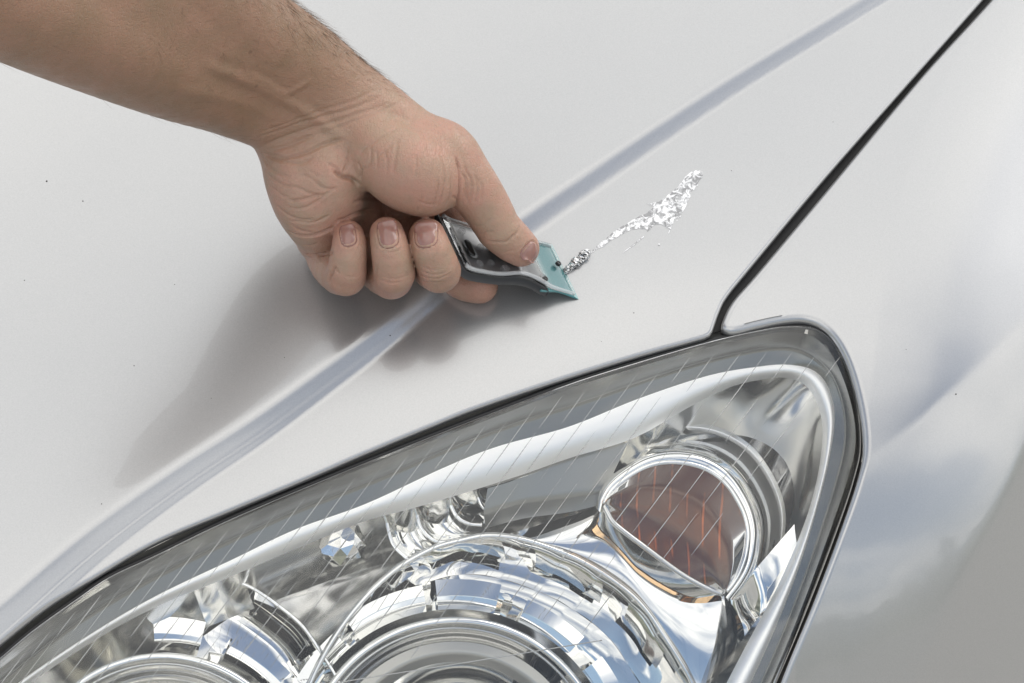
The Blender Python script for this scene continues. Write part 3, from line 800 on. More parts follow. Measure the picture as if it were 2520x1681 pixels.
# crumpled roll against the blade
def crumpled(name, px, rad, mat, seed):
    rg = np.random.default_rng(seed)
    c = catmull(px, 34); n = len(c); sides = 16
    P = surf(c[:, 0], c[:, 1], 'hood'); r_ = np.interp(np.linspace(0, 1, n), np.linspace(0, 1, len(rad)), rad) * MM
    P = P + NB * (r_ * .75)[:, None]
    V, f = tube_world(P, r_, sides)
    ctr = np.repeat(P, sides, 0)
    k = 1 + rg.normal(0, .13, len(V)) + .12 * np.repeat(np.sin(np.linspace(0, 17, n)), sides)
    V = ctr + (V - ctr) * k[:, None]
    o = mesh_obj(name, V, f, mat, smooth=False); adopt(o, resid); return o
def crumb_mat():
    m, n, l, b = newmat('rolled_residue')
    t_ = n.new('ShaderNodeTexCoord')
    g1 = noise(n, l, t_.outputs['Object'], 900, 4, 0.7)
    l.new(mixc(n, l, ramp(n, l, g1, [(0.42, 0.0), (0.56, 1.0)]), (0.07, 0.07, 0.07), (0.85, 0.85, 0.85)), b.inputs['Base Color'])
    b.inputs['Roughness'].default_value = 0.25; b.inputs['Metallic'].default_value = 0.9
    return m
roll = crumpled('rolled_ridge', [(1388, 672), (1402, 662), (1416, 650), (1428, 641), (1440, 630), (1450, 622)], [1.0, 1.5, 1.9, 1.9, 2.2, 1.3], crumb_mat(), 3)

# ================================================================== dirt on the paint
rgd = np.random.default_rng(2)
spots = [(115, 446, .8), (204, 495, .6), (960, 826, .55), (60, 690, .4), (430, 700, .35), (330, 900, .4), (700, 880, .35), (1560, 770, .4), (2352, 970, .7), (2050, 300, .3), (1800, 420, .3), (250, 1240, .4), (520, 980, .35), (1480, 840, .3), (2230, 860, .35)]
dv, df = [], []
for u, v, r_ in spots:
    C0 = surf(np.array(float(u)), np.array(float(v)), 'fender' if u > 2150 else 'hood', 0.05)
    i0 = len(dv); ns = 7
    for k in range(ns):
        a_ = 2 * math.pi * k / ns; q = r_ * MM * rgd.uniform(.4, .8)
        dv.append(C0 + RIGHT * math.cos(a_) * q + YB * math.sin(a_) * q)
    dv.append(C0 + NB * 0.3 * MM)
    df += [(i0 + k, i0 + (k + 1) % ns, i0 + ns) for k in range(ns)]
dirt = mesh_obj('dirt_specks', dv, df, simple('dirt', (0.05, 0.045, 0.04), 0.9), label='tiny dark specks of dirt scattered over the silver paint', category='dirt', kind='stuff')
# ground under the car, far below the picture
g_ = mesh_obj('ground', [(-60, -60, 0), (60, -60, 0), (60, 60, 0), (-60, 60, 0)], [(0, 1, 2, 3)], simple('tarmac', (0.40, 0.385, 0.355), 0.9), kind='structure', label='grey tarmac the car stands on', category='ground')

# ================================================================== the hand
VOX = float(os.environ.get('VOX', '0.6'))
def H(u, v, dz):
    d = 700.0 - dz
    return np.array(((u - PW / 2) * K * d, -(v - PH / 2) * K * d, dz))
def hr(rpx, dz):
    return rpx * K * (700.0 - dz)
def hand_to_world(P):
    d = (700.0 - P[:, 2]) * 0.001
    return CAM + np.outer(P[:, 0] * 0.001, RIGHT) + np.outer(P[:, 1] * 0.001, UP) + np.outer(d, LOOK)

GLO = np.array((-206.0, -16.0, -66.0))
GHI = np.array((22.0, 156.0, 172.0))
GN = np.ceil((GHI - GLO) / VOX).astype(int) + 1

class Field:
    def __init__(self):
        self.d = np.full(GN, 60.0, np.float32)
    def box(self, lo, hi, pad):
        i0 = np.clip(((lo - pad - GLO) / VOX).astype(int), 0, GN - 1)
        i1 = np.clip(((hi + pad - GLO) / VOX).astype(int) + 2, 1, GN)
        ax = [(GLO[k] + VOX * np.arange(i0[k], i1[k])).astype(np.float32) for k in range(3)]
        sl = tuple(slice(i0[k], i1[k]) for k in range(3))
        return sl, ax[0][:, None, None], ax[1][None, :, None], ax[2][None, None, :]
    def merge(self, sl, e, k):
        D = self.d[sl]
        if k > 0:
            h = np.maximum(k - np.abs(D - e), 0) / k
            self.d[sl] = np.minimum(D, e) - h * h * (k * 0.25)
        else:
            self.d[sl] = np.minimum(D, e)
    def cone(self, A, ra, B, rb, k=4.0):
        A, B = np.asarray(A, float), np.asarray(B, float)
        rm = max(ra, rb)
        lo, hi = np.minimum(A, B) - rm, np.maximum(A, B) + rm
        sl, X, Y, Z = self.box(lo, hi, k + 3)
        ba = B - A; L2 = float(ba @ ba)
        px, py, pz = X - A[0], Y - A[1], Z - A[2]
        t = np.clip((px * ba[0] + py * ba[1] + pz * ba[2]) / L2, 0, 1)
        e = np.sqrt((px - t * ba[0]) ** 2 + (py - t * ba[1]) ** 2 + (pz - t * ba[2]) ** 2) - (ra + (rb - ra) * t)
        self.merge(sl, e.astype(np.float32), k)
    def chain(self, pts, k=3.0):
        """pts: (u, v, dz, r in pixels)"""
        q = [(H(p[0], p[1], p[2]), hr(p[3], p[2])) for p in pts]
        for (A, ra), (B, rb) in zip(q[:-1], q[1:]):
            self.cone(A, ra, B, rb, k)
    def ell(self, C, axes, rad, k=4.0):
        """ellipsoid with unit axes rows and radii in mm"""
        rm = max(rad)
        sl, X, Y, Z = self.box(C - rm, C + rm, k + 3)
        px, py, pz = X - C[0], Y - C[1], Z - C[2]
        q = [(px * a_[0] + py * a_[1] + pz * a_[2]) for a_ in axes]
        k0 = np.sqrt(sum((q[i] / rad[i]) ** 2 for i in range(3))) + 1e-6
        k1 = np.sqrt(sum((q[i] / rad[i] ** 2) ** 2 for i in range(3))) + 1e-6
        self.merge(sl, (k0 * (k0 - 1) / k1).astype(np.float32), k)
    def join(self, other, k):
        h = np.maximum(k - np.abs(self.d - other.d), 0) / k
        self.d = np.minimum(self.d, other.d) - h * h * (k * 0.25)

def surface_nets(D):
    ins = D < 0
    nx, ny, nz = D.shape
    cnt = np.zeros((nx - 1, ny - 1, nz - 1), np.int8)
    for i in (0, 1):
        for j in (0, 1):
            for k in (0, 1):
                cnt += ins[i:nx - 1 + i, j:ny - 1 + j, k:nz - 1 + k]
    act = (cnt > 0) & (cnt < 8)
    ci, cj, ck = np.nonzero(act)
    idx = np.full(act.shape, -1, np.int32); idx[ci, cj, ck] = np.arange(len(ci))
    acc = np.zeros((len(ci), 3), np.float64); num = np.zeros(len(ci))
    C = [(0,0,0),(1,0,0),(0,1,0),(1,1,0),(0,0,1),(1,0,1),(0,1,1),(1,1,1)]
    val = [D[ci + c[0], cj + c[1], ck + c[2]] for c in C]
    for p in range(8):
        for q in range(p + 1, 8):
            if sum(abs(np.subtract(C[p], C[q]))) != 1: continue
            a0, b0 = val[p], val[q]
            m = (a0 < 0) != (b0 < 0)
            t = np.where(m, a0 / np.where(m, a0 - b0, 1), 0)
            for ax in range(3):
                acc[:, ax] += np.where(m, C[p][ax] + t * (C[q][ax] - C[p][ax]), 0)
            num += m
    V = np.stack([ci, cj, ck], 1) + acc / num[:, None]
    quads = []
    for ax in range(3):
        s0 = [slice(None)] * 3; s1 = [slice(None)] * 3
        s0[ax] = slice(0, -1); s1[ax] = slice(1, None)
        A0, B0 = ins[tuple(s0)], ins[tuple(s1)]
        e = np.argwhere(A0 != B0)
        o1, o2 = [(1, 2), (2, 0), (0, 1)][ax]
        ok = (e[:, o1] > 0) & (e[:, o2] > 0) & (e[:, o1] < D.shape[o1] - 1) & (e[:, o2] < D.shape[o2] - 1)
        e = e[ok]
        def g(a_, b_):
            f = e.copy(); f[:, o1] -= a_; f[:, o2] -= b_
            return idx[f[:, 0], f[:, 1], f[:, 2]]
        q = np.stack([g(1, 1), g(0, 1), g(0, 0), g(1, 0)], 1)
        flip = ~A0[tuple(e.T)]
        q[flip] = q[flip][:, ::-1]
        quads.append(q)
    return V * VOX + GLO, np.vstack(quads)

F = Field()
# forearm: two long rods (ulna side below, radius side above) and the flesh between
LOW = [(-330, -165, 190, 162), (-115, -72, 158, 162), (77, 14, 128, 156), (261, 92, 92, 146), (420, 158, 56, 134), (560, 210, 25, 121), (680, 268, 5, 108), (728, 338, -3, 84)]
UPP = [(-230, -450, 172, 170), (40, -265, 138, 165), (250, -140, 106, 154), (440, -30, 70, 143), (604, 85, 35, 134), (735, 171, 12, 122), (835, 248, 0, 110), (900, 292, -3, 94)]
for ch in (LOW, UPP):
    F.chain(catmull(ch, 36), 1.0)
for lo_, up_ in zip(catmull(LOW, 40)[:-3], catmull(UPP, 40)[:-3]):
    A, B = H(*lo_[:3]), H(*up_[:3])
    F.cone(A, hr(lo_[3], lo_[2]) * 0.98, B, hr(up_[3], up_[2]) * 0.98, 1.0)
F.chain([(560, 120, 36, 108), (700, 215, 11, 104), (790, 300, 1, 94), (830, 350, -2, 80)], 5)
# carpus and metacarpals
F.chain([(722, 335, -6, 84), (760, 470, -20, 70), (790, 585, -30, 62)], 5)
F.chain([(790, 320, -10, 84), (850, 460, -32, 68), (890, 575, -44, 62)], 6)
F.chain([(840, 300, -12, 84), (930, 440, -38, 68), (1000, 560, -52, 62)], 6)
F.chain([(880, 290, -10, 84), (1010, 430, -36, 72), (1100, 550, -52, 66)], 6)
# heel of the hand (little finger side)
HT = Field()
HT.chain(catmull([(730, 370, -1, 86), (742, 432, 3, 90), (766, 496, 0, 91), (786, 546, -8, 78), (800, 592, -20, 62)], 10), 1.5)
HT.chain(catmull([(790, 372, 1, 84), (805, 440, 4, 77), (818, 508, -5, 68), (822, 548, -16, 56)], 9), 5)
HT.chain(catmull([(812, 430, 0, 66), (842, 474, -11, 60), (868, 520, -24, 56), (880, 560, -34, 52)], 8), 5)
F.join(HT, 6)
# ball and metacarpal of the thumb
TH = Field()
TH.chain(catmull([(852, 264, -1, 104), (905, 283, -3, 96), (1026, 362, -3, 84), (1088, 390, -3, 80)], 9), 1.5)
TH.chain(catmull([(835, 300, 0, 92), (900, 345, 3, 86), (945, 382, 7, 86), (1000, 418, 9, 92), (1046, 444, 7, 90)], 10), 3)
TH.cone(H(1000, 412, 7), hr(90, 8), H(1045, 380, 0), hr(80, 0), 5)
F.join(TH, 4)
T2 = Field()
T2.chain(catmull([(1060, 380, -2, 78), (1094, 388, -2, 80), (1155, 452, -3, 67), (1198, 512, -7, 59), (1226, 562, -10, 54)], 10), 1.2)
T2.chain(catmull([(1226, 562, -10, 54), (1256, 590, -13, 51), (1282, 611, -15, 46)], 4), 1.2)
F.join(T2, 6)
# web between thumb and index
F.chain([(1040, 440, -12, 60), (1100, 510, -36, 48), (1110, 560, -46, 58)], 6)

# fingers: MCP, PIP, DIP, tip
FINGERS = {
    'little': [(800, 588, -30, 60), (816, 648, -16, 54), (849, 680, 1, 50), (856, 645, 7, 46), (860, 607, 9, 43), (858, 581, 6, 39)],
    'ring':   [(895, 575, -42, 64), (925, 650, -20, 56), (968, 684, 1, 53), (965, 642, 9, 49), (958, 604, 11, 46), (952, 576, 7, 43)],
    'middle': [(1000, 560, -48, 64), (1055, 640, -24, 56), (1080, 668, -1, 54), (1069, 632, 7, 50), (1058, 604, 9, 48), (1051, 582, 5, 46)],
    'index':  [(1090, 555, -52, 64), (1085, 615, -47, 56), (1102, 656, -43, 52), (1142, 690, -36, 49), (1180, 702, -33, 46)],
}
for nm, ch in FINGERS.items():
    g = Field()
    g.chain(catmull(ch, 14), 0.6)
    F.join(g, 0.5)

for ax_ in range(3):
    for e_ in (0, 1, -1, -2):
        sl_ = [slice(None)] * 3; sl_[ax_] = e_
        F.d[tuple(sl_)] = np.maximum(F.d[tuple(sl_)], 0.3)
HV, HQ = surface_nets(F.d)
del F, TH, T2, HT, g
# keep the biggest shell only, smooth a little
def laplace(V, Q, it, lam=0.5):
    n = len(V)
    E = np.vstack([Q[:, [0, 1]], Q[:, [1, 2]], Q[:, [2, 3]], Q[:, [3, 0]]])
    deg = np.maximum(np.bincount(E.ravel(), minlength=n), 1).astype(float)
    for i in range(it):
        S = np.stack([np.bincount(E[:, 0], V[E[:, 1], k], n) + np.bincount(E[:, 1], V[E[:, 0], k], n) for k in range(3)], 1)
        V = V + lam * (S / deg[:, None] - V)
    return V
def normals(V, Q):
    n = np.cross(V[Q[:, 2]] - V[Q[:, 0]], V[Q[:, 3]] - V[Q[:, 1]])
    out_ = np.stack([sum(np.bincount(Q[:, c], n[:, k], len(V)) for c in range(4)) for k in range(3)], 1)
    return out_ / (np.linalg.norm(out_, axis=1)[:, None] + 1e-9)
HV = laplace(HV, HQ, 5)
HNm = normals(HV, HQ)
HB = BVHTree.FromPolygons([tuple(p) for p in HV], [tuple(map(int, q)) for q in HQ])
CAMH = Vector((0, 0, 700))

def on_hand(pts, n):
    """image points to points on the skin, nearest to the camera"""
    res = []
    for u, v in catmull(pts, n):
        d = Vector(H(u, v, 0)) - CAMH
        h_ = HB.ray_cast(CAMH, d.normalized())
        if h_[0] is not None: res.append(tuple(h_[0]))
    return np.array(res)
disp = np.zeros(len(HV))
def groove(curve, depth, w, ridge=0.10):
    w = w * 0.85
    if len(curve) < 2: return
    lo, hi = curve.min(0) - 4 * w, curve.max(0) + 4 * w
    m = np.nonzero(((HV > lo) & (HV < hi)).all(1))[0]
    if not len(m): return
    P = HV[m]
    best = np.full(len(m), 1e9); par = np.zeros(len(m))
    ns = len(curve) - 1
    for i in range(ns):
        a0 = curve[i]; d = curve[i + 1] - a0
        if d @ d > 36: continue
        t = np.clip((P - a0) @ d / (d @ d + 1e-9), 0, 1)
        q = np.linalg.norm(P - a0 - t[:, None] * d, axis=1)
        b = q < best
        best[b] = q[b]; par[b] = (i + t[b]) / ns
    fade = np.clip(np.minimum(par, 1 - par) * 6 + 0.25, 0, 1)
    x = best / w
    disp[m] += fade * depth * (-np.exp(-x * x) + ridge * np.exp(-((x - 1.7) / 0.9) ** 2))

def Z(o, s, pts): return [(o[0] + s * x, o[1] + s * y) for x, y in pts]
za, sa = (630, 330), 0.1913
zb, sb = (850, 250), 0.19773
zc, sc_ = (0, 0), 0.42535
zd, sd_ = (1050, 520), 0.1722
ze, se = (790, 520), 0.15304
CREASES = [  # (points, depth mm, width mm)
    (Z(za, sa, [(80,235),(230,315),(400,355),(540,375),(650,350),(740,285)]), .55, .8),
    (Z(za, sa, [(120,250),(300,300),(420,295),(560,265),(700,215),(850,140),(1000,95),(1150,60)]), .9, 1.0),
    (Z(za, sa, [(150,215),(270,190),(420,150),(600,70),(760,10)]), .45, .9),
    (Z(za, sa, [(95,310),(150,400),(230,470),(330,520),(430,550)]), .45, .7),
    (Z(za, sa, [(120,470),(200,560),(300,630),(400,670),(510,680),(600,715),(700,765),(820,785),(870,775)]), .5, .7),
    (Z(za, sa, [(190,670),(260,730),(340,790),(430,815)]), .3, .7),
    (Z(za, sa, [(420,855),(530,850),(650,825),(760,797),(850,785)]), .75, .7),
    (Z(za, sa, [(1050,715),(1010,700),(950,740),(870,800),(780,870),(660,935),(560,960),(430,950)]), .45, .7),
    (Z(za, sa, [(560,520),(690,560),(780,630),(860,690),(940,705),(1010,695)]), .4, .7),
    (Z(za, sa, [(690,460),(760,520),(830,555)]), .3, .6),
    (Z(za, sa, [(250,900),(330,980),(410,1040),(500,1080),(620,1105),(750,1095)]), .5, .8),
    (Z(za, sa, [(420,1110),(540,1125),(680,1140),(800,1120),(950,1040)]), .5, .7),
    (Z(za, sa, [(430,1150),(530,1220),(640,1255),(720,1265)]), .4, .7),
    (Z(za, sa, [(420,1245),(500,1295),(620,1312),(750,1300),(850,1270),(930,1235),(990,1205)]), 1.3, .9),
    (Z(za, sa, [(620,1430),(720,1430),(790,1400)]), .35, .6),
    (Z(za, sa, [(660,1550),(800,1555),(900,1540),(985,1525)]), 1.4, .9),
    (Z(za, sa, [(930,385),(1080,465)]), .6, .7),
    (Z(za, sa, [(1000,470),(1090,530),(1150,560),(1220,570),(1310,650)]), 1.7, 1.1),
    (Z(za, sa, [(1110,510),(1150,440),(1175,370),(1160,290),(1180,180)]), .6, .7),
    (Z(za, sa, [(1310,370),(1350,470),(1345,560)]), .45, .7),
    (Z(za, sa, [(1050,1110),(1150,1090),(1250,1040),(1400,990),(1568,960)]), 1.0, 1.0),
    (Z(za, sa, [(1250,880),(1400,830),(1560,830)]), .6, .8),
    (Z(zb, sb, [(920,340),(980,440),(1000,560),(1005,690)]), .22, .6),
    (Z(zb, sb, [(1180,640),(1210,760),(1235,880),(1235,1010),(1210,1160),(1170,1290)]), .45, .6),
    (Z(zb, sb, [(1300,800),(1315,950),(1310,1100),(1290,1210),(1240,1310)]), .5, .6),
    (Z(zb, sb, [(1380,700),(1415,850),(1425,980),(1420,1100),(1400,1220),(1375,1310),(1340,1350)]), 1.1, .8),
    (Z(zb, sb, [(1160,960),(1155,1080),(1130,1200),(1100,1310)]), .4, .6),
    (Z(zb, sb, [(1430,870),(1480,930),(1505,1020),(1500,1140),(1530,1280)]), .55, .7),
    (Z(zb, sb, [(1480,760),(1510,880),(1560,960),(1570,1100),(1540,1240)]), .45, .6),
    (Z(zb, sb, [(1600,900),(1640,1000),(1640,1130),(1600,1280)]), .4, .6),
    (Z(zb, sb, [(1660,960),(1700,1080),(1690,1240)]), .35, .6),
    (Z(zb, sb, [(1330,1180),(1370,1200),(1390,1230)]), .4, .5),
    (Z(zb, sb, [(960,1180),(930,1270),(900,1370)]), .35, .6),
    (Z(zb, sb, [(880,680),(880,800),(870,950)]), .25, .6),
    (Z(zb, sb, [(650,480),(640,560),(625,680),(615,770),(580,900)]), .35, .6),
    (Z(zb, sb, [(310,560),(320,690),(290,800),(200,850),(190,930),(205,970)]), .5, .6),
    (Z(zb, sb, [(640,330),(500,420),(360,500),(240,590),(160,690)]), .35, .7),
    (Z(zb, sb, [(700,430),(560,560),(400,690)]), .3, .7),
    (Z(zb, sb, [(390,620),(395,740),(390,860)]), .3, .6),
    (Z(zb, sb, [(490,600),(515,750),(510,900)]), .25, .6),
    (Z(zb, sb, [(1060,400),(1120,520),(1140,640)]), .22, .6),
    (Z(zb, sb, [(1140,440),(1190,560),(1230,680)]), .22, .6),
    (Z(zb, sb, [(1330,620),(1390,740),(1440,850)]), .25, .6),
    (Z(zb, sb, [(880,1240),(1050,1280),(1150,1270)]), .25, .6),
    (Z(zc, sc_, [(1500,850),(1650,790),(1800,740),(1950,700),(2100,650),(2250,600)]), .4, .9),
    (Z(zc, sc_, [(1480,800),(1600,760),(1800,690),(2000,640),(2200,560)]), .3, .8),
    (Z(zc, sc_, [(1490,770),(1640,720),(1850,640),(2050,580),(2200,500)]), .22, .8),
    (Z(zc, sc_, [(1900,760),(2050,700),(2200,640),(2330,590)]), .3, .8),
    (Z(zd, sd_, [(870,430),(1000,440),(1120,440),(1200,390),(1290,290)]), .4, .6),
    (Z(zd, sd_, [(1330,200),(1300,310),(1220,370)]), .35, .6),
    (Z(zd, sd_, [(760,330),(860,300),(950,290)]), .25, .6),
    (Z(zd, sd_, [(1090,600),(1160,570),(1230,560)]), .25, .5),
    (Z(zd, sd_, [(680,230),(800,200),(920,120)]), .25, .6),
    (Z(ze, se, [(1560,1000),(1700,1070),(1900,1080),(2100,990)]), .35, .5),
    (Z(ze, se, [(1600,950),(1750,1010),(1950,1000),(2080,930)]), .3, .5),
    (Z(ze, se, [(1640,1120),(1800,1150),(2000,1130)]), .3, .5),
    (Z(ze, se, [(1620,890),(1760,940),(1900,930)]), .2, .5),
    (Z(ze, se, [(230,880),(190,970),(150,1060),(130,1150)]), .9, .7),
    (Z(ze, se, [(240,920),(290,1010)]), .4, .6),
    (Z(ze, se, [(900,870),(880,1000),(870,1100),(880,1200)]), .3, .5),
    (Z(ze, se, [(960,1030),(1100,1080),(1300,1070),(1430,1000)]), .22, .5),
    (Z(ze, se, [(940,1100),(1100,1150),(1320,1140)]), .2, .5),
    (Z(ze, se, [(330,1010),(480,1060),(640,1020)]), .22, .5),
    (Z(ze, se, [(1020,640),(1120,660),(1250,630)]), .2, .5),
    (Z(ze, se, [(1560,600),(1700,630),(1850,590)]), .2, .5),
]
for pts, dp, w in CREASES:
    groove(on_hand(pts, 26), dp * (1.45 if dp < .5 else 1.2), w * .9)
# tendons and veins under the wrist stand up a little
groove(on_hand(Z(zc, sc_, [(1180,370),(1350,440),(1500,500),(1700,610),(1850,700),(1980,790)]), 30), -.75, 2.4, 0.3)
groove(on_hand(Z(zc, sc_, [(1430,420),(1550,480),(1650,540),(1740,500),(1800,460)]), 20), -.45, 1.6, 0.3)
groove(on_hand(Z(zc, sc_, [(1000,520),(1250,560),(1450,620),(1650,720)]), 24), -.4, 3.0, 0.3)

# nails: centre pixel, axis towards the free edge, half width, length (mm), normal
NAILS = {
    'little': ((855, 579), (-.26, .96, -.05), 3.3, 10.0, (-.14, .12, 1)),
    'ring':   ((953, 576), (-.22, .97, -.05), 4.2, 12.4, (-.12, .14, 1)),
    'middle': ((1047, 577), (-.08, .99, -.05), 4.8, 11.4, (-.12, .12, 1)),
    'thumb':  ((1309, 619), (.42, -.80, -.42), 4.2, 8.0, (.74, .22, .64)),
}
nail_data = []
for nm, (c, ax, hw, ln, nn) in NAILS.items():
    hit = HB.ray_cast(CAMH, (Vector(H(c[0], c[1], 0)) - CAMH).normalized())
    C0 = np.array(hit[0])
    nn = np.array(nn, float); nn /= np.linalg.norm(nn)
    ax = np.array(ax, float); ax -= nn * (ax @ nn); ax /= np.linalg.norm(ax)
    sd2 = np.cross(ax, nn)
    rows, cols = 13, 13
    pts = []; loop = []
    def outline(t):      # half width along the nail, 0 cuticle .. 1 free edge
        return hw * (1 - abs(1 - 2 * min(t, .5)) ** 3.4) ** .5 if t < .5 else hw * (1 - .55 * (2 * t - 1) ** 5) ** .5 * (1 if t < .999 else .5)
    for i in range(rows):
        t = i / (rows - 1) * .985 + .012
        for j in range(cols):
            x = -1 + 2 * j / (cols - 1)
            base = C0 + ax * ((t - .5) * ln) + sd2 * (x * outline(t))
            h_ = HB.ray_cast(Vector(base + nn * 9), Vector(-nn), 18)
            q = np.array(h_[0]) if h_[0] is not None else base
            dq = (q - C0) @ nn
            if dq < -2.4: q = q + nn * (-2.4 - dq)
            n_ = np.array(h_[1]) if h_[0] is not None else nn
            edge = max(abs(x) ** 4, (1 - t * 6 if t < 1 / 6 else 0))
            pts.append(q + nn * (0.34 - 0.5 * min(edge, 1)) + n_ * 0.02)
    pts = np.array(pts).reshape(rows, cols, 3)
    # even out the plate across
    for _ in range(3):
        pts[1:-1, 1:-1] = .5 * pts[1:-1, 1:-1] + .125 * (pts[:-2, 1:-1] + pts[2:, 1:-1] + pts[1:-1, :-2] + pts[1:-1, 2:])
    nail_data.append((nm, pts, nn))
    loop = np.vstack([pts[::-1, 0], pts[:, -1]])
    groove(loop[:], .34, .5, .5)
    cut = np.vstack([pts[3::-1, 0], pts[0, :], pts[:4, -1]])
    groove(cut, .25, .55, .7)
HV2 = HV + HNm * disp[:, None]
HV2 = laplace(HV2, HQ, 1, 0.3)
# ---- skin
def skin_material():
    m, n, l, b = newmat('skin')
    tc_ = n.new('ShaderNodeTexCoord'); ob = tc_.outputs['Object']
    at = n.new('ShaderNodeAttribute'); at.attribute_name = 'palm'
    pal = at.outputs['Fac']
    at2 = n.new('ShaderNodeAttribute'); at2.attribute_name = 'flush'
    big = noise(n, l, ob, 38, 4, 0.6, 0.3)
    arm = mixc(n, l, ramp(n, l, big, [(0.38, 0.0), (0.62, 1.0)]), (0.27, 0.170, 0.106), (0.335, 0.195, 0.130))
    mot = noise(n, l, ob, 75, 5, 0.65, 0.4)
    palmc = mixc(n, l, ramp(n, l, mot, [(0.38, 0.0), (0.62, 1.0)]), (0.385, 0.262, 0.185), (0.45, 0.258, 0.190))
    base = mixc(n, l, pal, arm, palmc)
    base = mixc(n, l, mathn(n, l, 'MULTIPLY', at2.outputs['Fac'], 0.75), base, (0.40, 0.18, 0.135))
    fine = noise(n, l, ob, 520, 3, 0.7)
    base = mixc(n, l, mathn(n, l, 'MULTIPLY', ramp(n, l, fine, [(0.5, 0.0), (0.75, 1.0)]), 0.16), base, (0.15, 0.07, 0.045))
    # a mole and a few freckles on the forearm
    vo = n.new('ShaderNodeTexVoronoi'); vo.inputs['Scale'].default_value = 60
    l.new(ob, vo.inputs['Vector'])
    fr = ramp(n, l, vo.outputs['Distance'], [(0.03, 1.0), (0.07, 0.0)])
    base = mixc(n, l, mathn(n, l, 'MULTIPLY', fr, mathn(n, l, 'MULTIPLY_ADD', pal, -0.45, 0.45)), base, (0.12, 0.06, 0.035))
    l.new(base, b.inputs['Base Color'])
    b.inputs['Subsurface Weight'].default_value = 0.22
    b.inputs['Subsurface Radius'].default_value = (1.0, 0.35, 0.18)
    b.inputs['Subsurface Scale'].default_value = 0.0022
    b.inputs['Specular IOR Level'].default_value = 0.5
    rr = ramp(n, l, noise(n, l, ob, 160, 3), [(0.3, 0.36), (0.7, 0.50)])
    l.new(rr, b.inputs['Roughness'])
    # skin relief: fine cells, stretched wrinkles
    v2 = n.new('ShaderNodeTexVoronoi'); v2.feature = 'DISTANCE_TO_EDGE'; v2.inputs['Scale'].default_value = 850
    wob = n.new('ShaderNodeVectorMath'); wob.operation = 'MULTIPLY_ADD'
    wv = n.new('ShaderNodeTexNoise'); wv.inputs['Scale'].default_value = 300
    l.new(ob, wv.inputs['Vector'])
    l.new(wv.outputs['Color'], wob.inputs[0]); wob.inputs[1].default_value = (0.0016,) * 3; l.new(ob, wob.inputs[2])
    mp = n.new('ShaderNodeMapping'); mp.inputs['Rotation'].default_value = (0, 0, R(-32)); mp.inputs['Scale'].default_value = (1, .45, 1)
    l.new(wob.outputs[0], mp.inputs['Vector']); l.new(mp.outputs[0], v2.inputs['Vector'])
    cell = ramp(n, l, v2.outputs['Distance'], [(0.0, 0.0), (0.12, 1.0)])
    mp2 = n.new('ShaderNodeMapping'); mp2.inputs['Rotation'].default_value = (R(10), R(20), R(24)); mp2.inputs['Scale'].default_value = (0.28, 1, 1)
    l.new(ob, mp2.inputs['Vector'])
    wr = noise(n, l, mp2.outputs[0], 420, 4, 0.6, 0.6)
    hsum = mathn(n, l, 'ADD', mathn(n, l, 'MULTIPLY', cell, 0.28), mathn(n, l, 'MULTIPLY', wr, 0.75))
    bp = n.new('ShaderNodeBump'); bp.inputs['Strength'].default_value = 0.7; bp.inputs['Distance'].default_value = 0.00045
    l.new(hsum, bp.inputs['Height']); l.new(bp.outputs[0], b.inputs['Normal'])
    return m
skin = skin_material()
WH = hand_to_world(HV2)
wrist_base = np.mean(WH, 0)
PERSON_O = Vector((-0.26, 0.1, 1.0))
person = empty('person', PERSON_O, label='bare forearm and hand reaching in from the left, pressing the scraper with the thumb', category='person')
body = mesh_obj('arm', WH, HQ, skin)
adopt(body, person)
uu = (HV2[:, 0] / (700 - HV2[:, 2])) / K + PW / 2
vv = -(HV2[:, 1] / (700 - HV2[:, 2])) / K + PH / 2
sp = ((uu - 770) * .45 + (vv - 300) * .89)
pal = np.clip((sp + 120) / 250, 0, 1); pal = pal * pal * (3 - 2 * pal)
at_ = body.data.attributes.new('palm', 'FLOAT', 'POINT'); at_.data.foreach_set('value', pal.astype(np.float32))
fl = np.zeros(len(HV2))
for nm, ch in FINGERS.items():
    for q, rad, amt in ((ch[-1], 8, .9), (ch[2], 9, .55)):
        d_ = np.linalg.norm(HV2 - H(q[0], q[1], q[2]), axis=1)
        fl = np.maximum(fl, amt * np.clip(1.6 - d_ / rad, 0, 1))
for q, rad, amt in (((1275, 605, -15), 9, .5), ((1040, 470, 12), 16, .35), ((1150, 560, -40), 24, .7), ((950, 520, -36), 22, .6), ((1130, 420, 0), 14, .3)):
    d_ = np.linalg.norm(HV2 - H(*q), axis=1)
    fl = np.maximum(fl, amt * np.clip(1.7 - d_ / rad, 0, 1))
at_ = body.data.attributes.new('flush', 'FLOAT', 'POINT'); at_.data.foreach_set('value', fl.astype(np.float32))

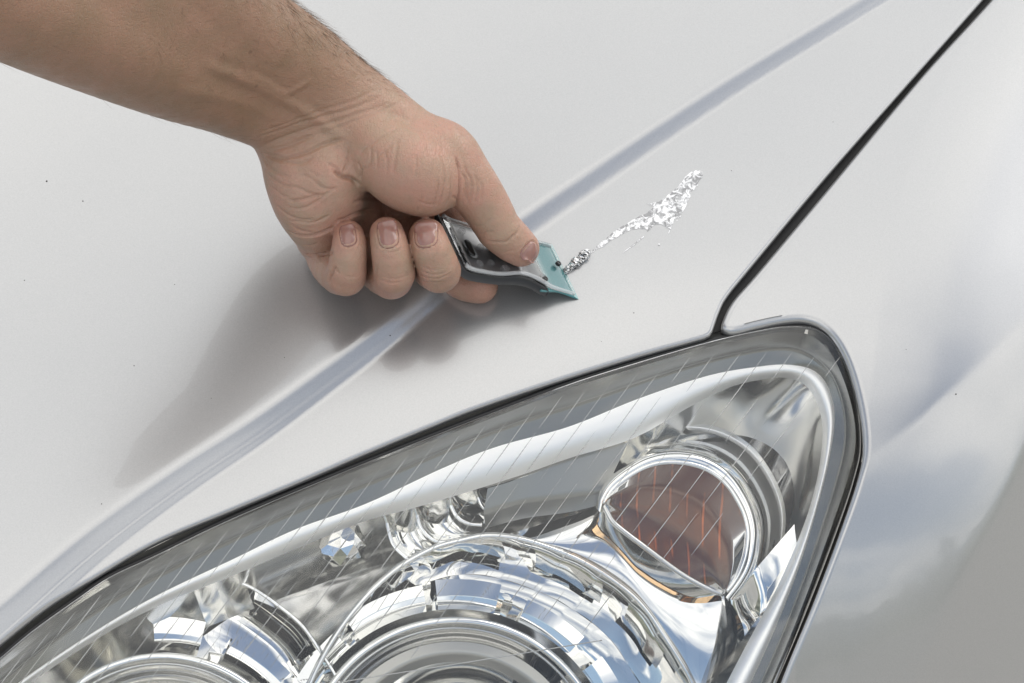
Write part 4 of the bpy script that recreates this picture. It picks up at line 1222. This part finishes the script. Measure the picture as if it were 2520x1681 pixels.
nailm, n, l, b = newmat('fingernail')
tcn = n.new('ShaderNodeTexCoord')
nc = mixc(n, l, ramp(n, l, noise(n, l, tcn.outputs['Object'], 180, 3), [(0.3, 0.0), (0.7, 1.0)]), (0.26, 0.130, 0.105), (0.33, 0.18, 0.15))
l.new(nc, b.inputs['Base Color']); b.inputs['Roughness'].default_value = 0.2
b.inputs['Subsurface Weight'].default_value = 0.2; b.inputs['Subsurface Scale'].default_value = 0.001
b.inputs['Coat Weight'].default_value = 0.35; b.inputs['Coat Roughness'].default_value = 0.15
for nm, pts, nn in nail_data:
    rws, cls = pts.shape[:2]
    top = pts.reshape(-1, 3); bot = top - nn * 0.7
    V = np.vstack([top, bot]); m_ = rws * cls
    f = grid_faces(rws, cls)
    bd = [(0, j) for j in range(cls)] + [(i, cls - 1) for i in range(1, rws)] + [(rws - 1, j) for j in range(cls - 2, -1, -1)] + [(i, 0) for i in range(rws - 2, 0, -1)]
    ids = [i * cls + j for i, j in bd]
    f2 = [(ids[(k + 1) % len(ids)], ids[k], ids[k] + m_, ids[(k + 1) % len(ids)] + m_) for k in range(len(ids))]
    # make the plate face outwards
    fn = np.cross(top[f[20][1]] - top[f[20][0]], top[f[20][2]] - top[f[20][0]])
    if fn @ nn < 0: f = [q[::-1] for q in f]
    o = mesh_obj('fingernail', hand_to_world(V), f + f2, nailm, label=('thumbnail' if nm == 'thumb' else nm + ' fingernail'))
    adopt(o, body)

# arm hair
rng = np.random.default_rng(4)
tri = HV2; hn = normals(HV2, HQ)
edge_on = 1 - np.abs(hn[:, 2])
dors = np.clip(hn[:, 1] * .8 + hn[:, 0] * .6, 0, 1)
wgt = (np.clip(1 - pal * 1.3, 0, 1) * (0.05 + 1.0 * dors ** 2.0) * np.clip((uu - 250) / 300, 0.1, 1))
wgt[(hn[:, 2] < -.5)] = 0
wgt /= wgt.sum()
pick = rng.choice(len(HV2), 1300, p=wgt)
hv, hf = [], []
ax3 = H(850, 250, 0) - H(420, 40, 20); ax3 /= np.linalg.norm(ax3)
for p in pick:
    nrm = hn[p]; t_ = ax3 - nrm * (ax3 @ nrm) + rng.normal(0, .28, 3); t_ -= nrm * (t_ @ nrm); t_ /= np.linalg.norm(t_)
    L = rng.uniform(3.5, 10); rise = rng.uniform(.12, .5)
    s_ = np.cross(nrm, t_); q = HV2[p] - nrm * .1
    i0 = len(hv); bend = rng.normal(0, .12)
    for k in range(5):
        x = k / 4
        c = q + t_ * (L * x) + nrm * (L * rise * (x - .55 * x * x)) + s_ * (L * bend * x * x)
        r_ = 0.05 * (1 - .8 * x)
        for a_ in range(3):
            an = a_ * 2.094
            hv.append(c + (s_ * math.cos(an) + nrm * math.sin(an)) * r_)
        if k:
            for a_ in range(3):
                b_ = (a_ + 1) % 3
                hf.append((i0 + (k - 1) * 3 + a_, i0 + (k - 1) * 3 + b_, i0 + k * 3 + b_, i0 + k * 3 + a_))
hair = mesh_obj('arm_hair', hand_to_world(np.array(hv)), hf, simple('hair', (0.16, 0.10, 0.06), 0.45), kind='stuff')
adopt(hair, body)
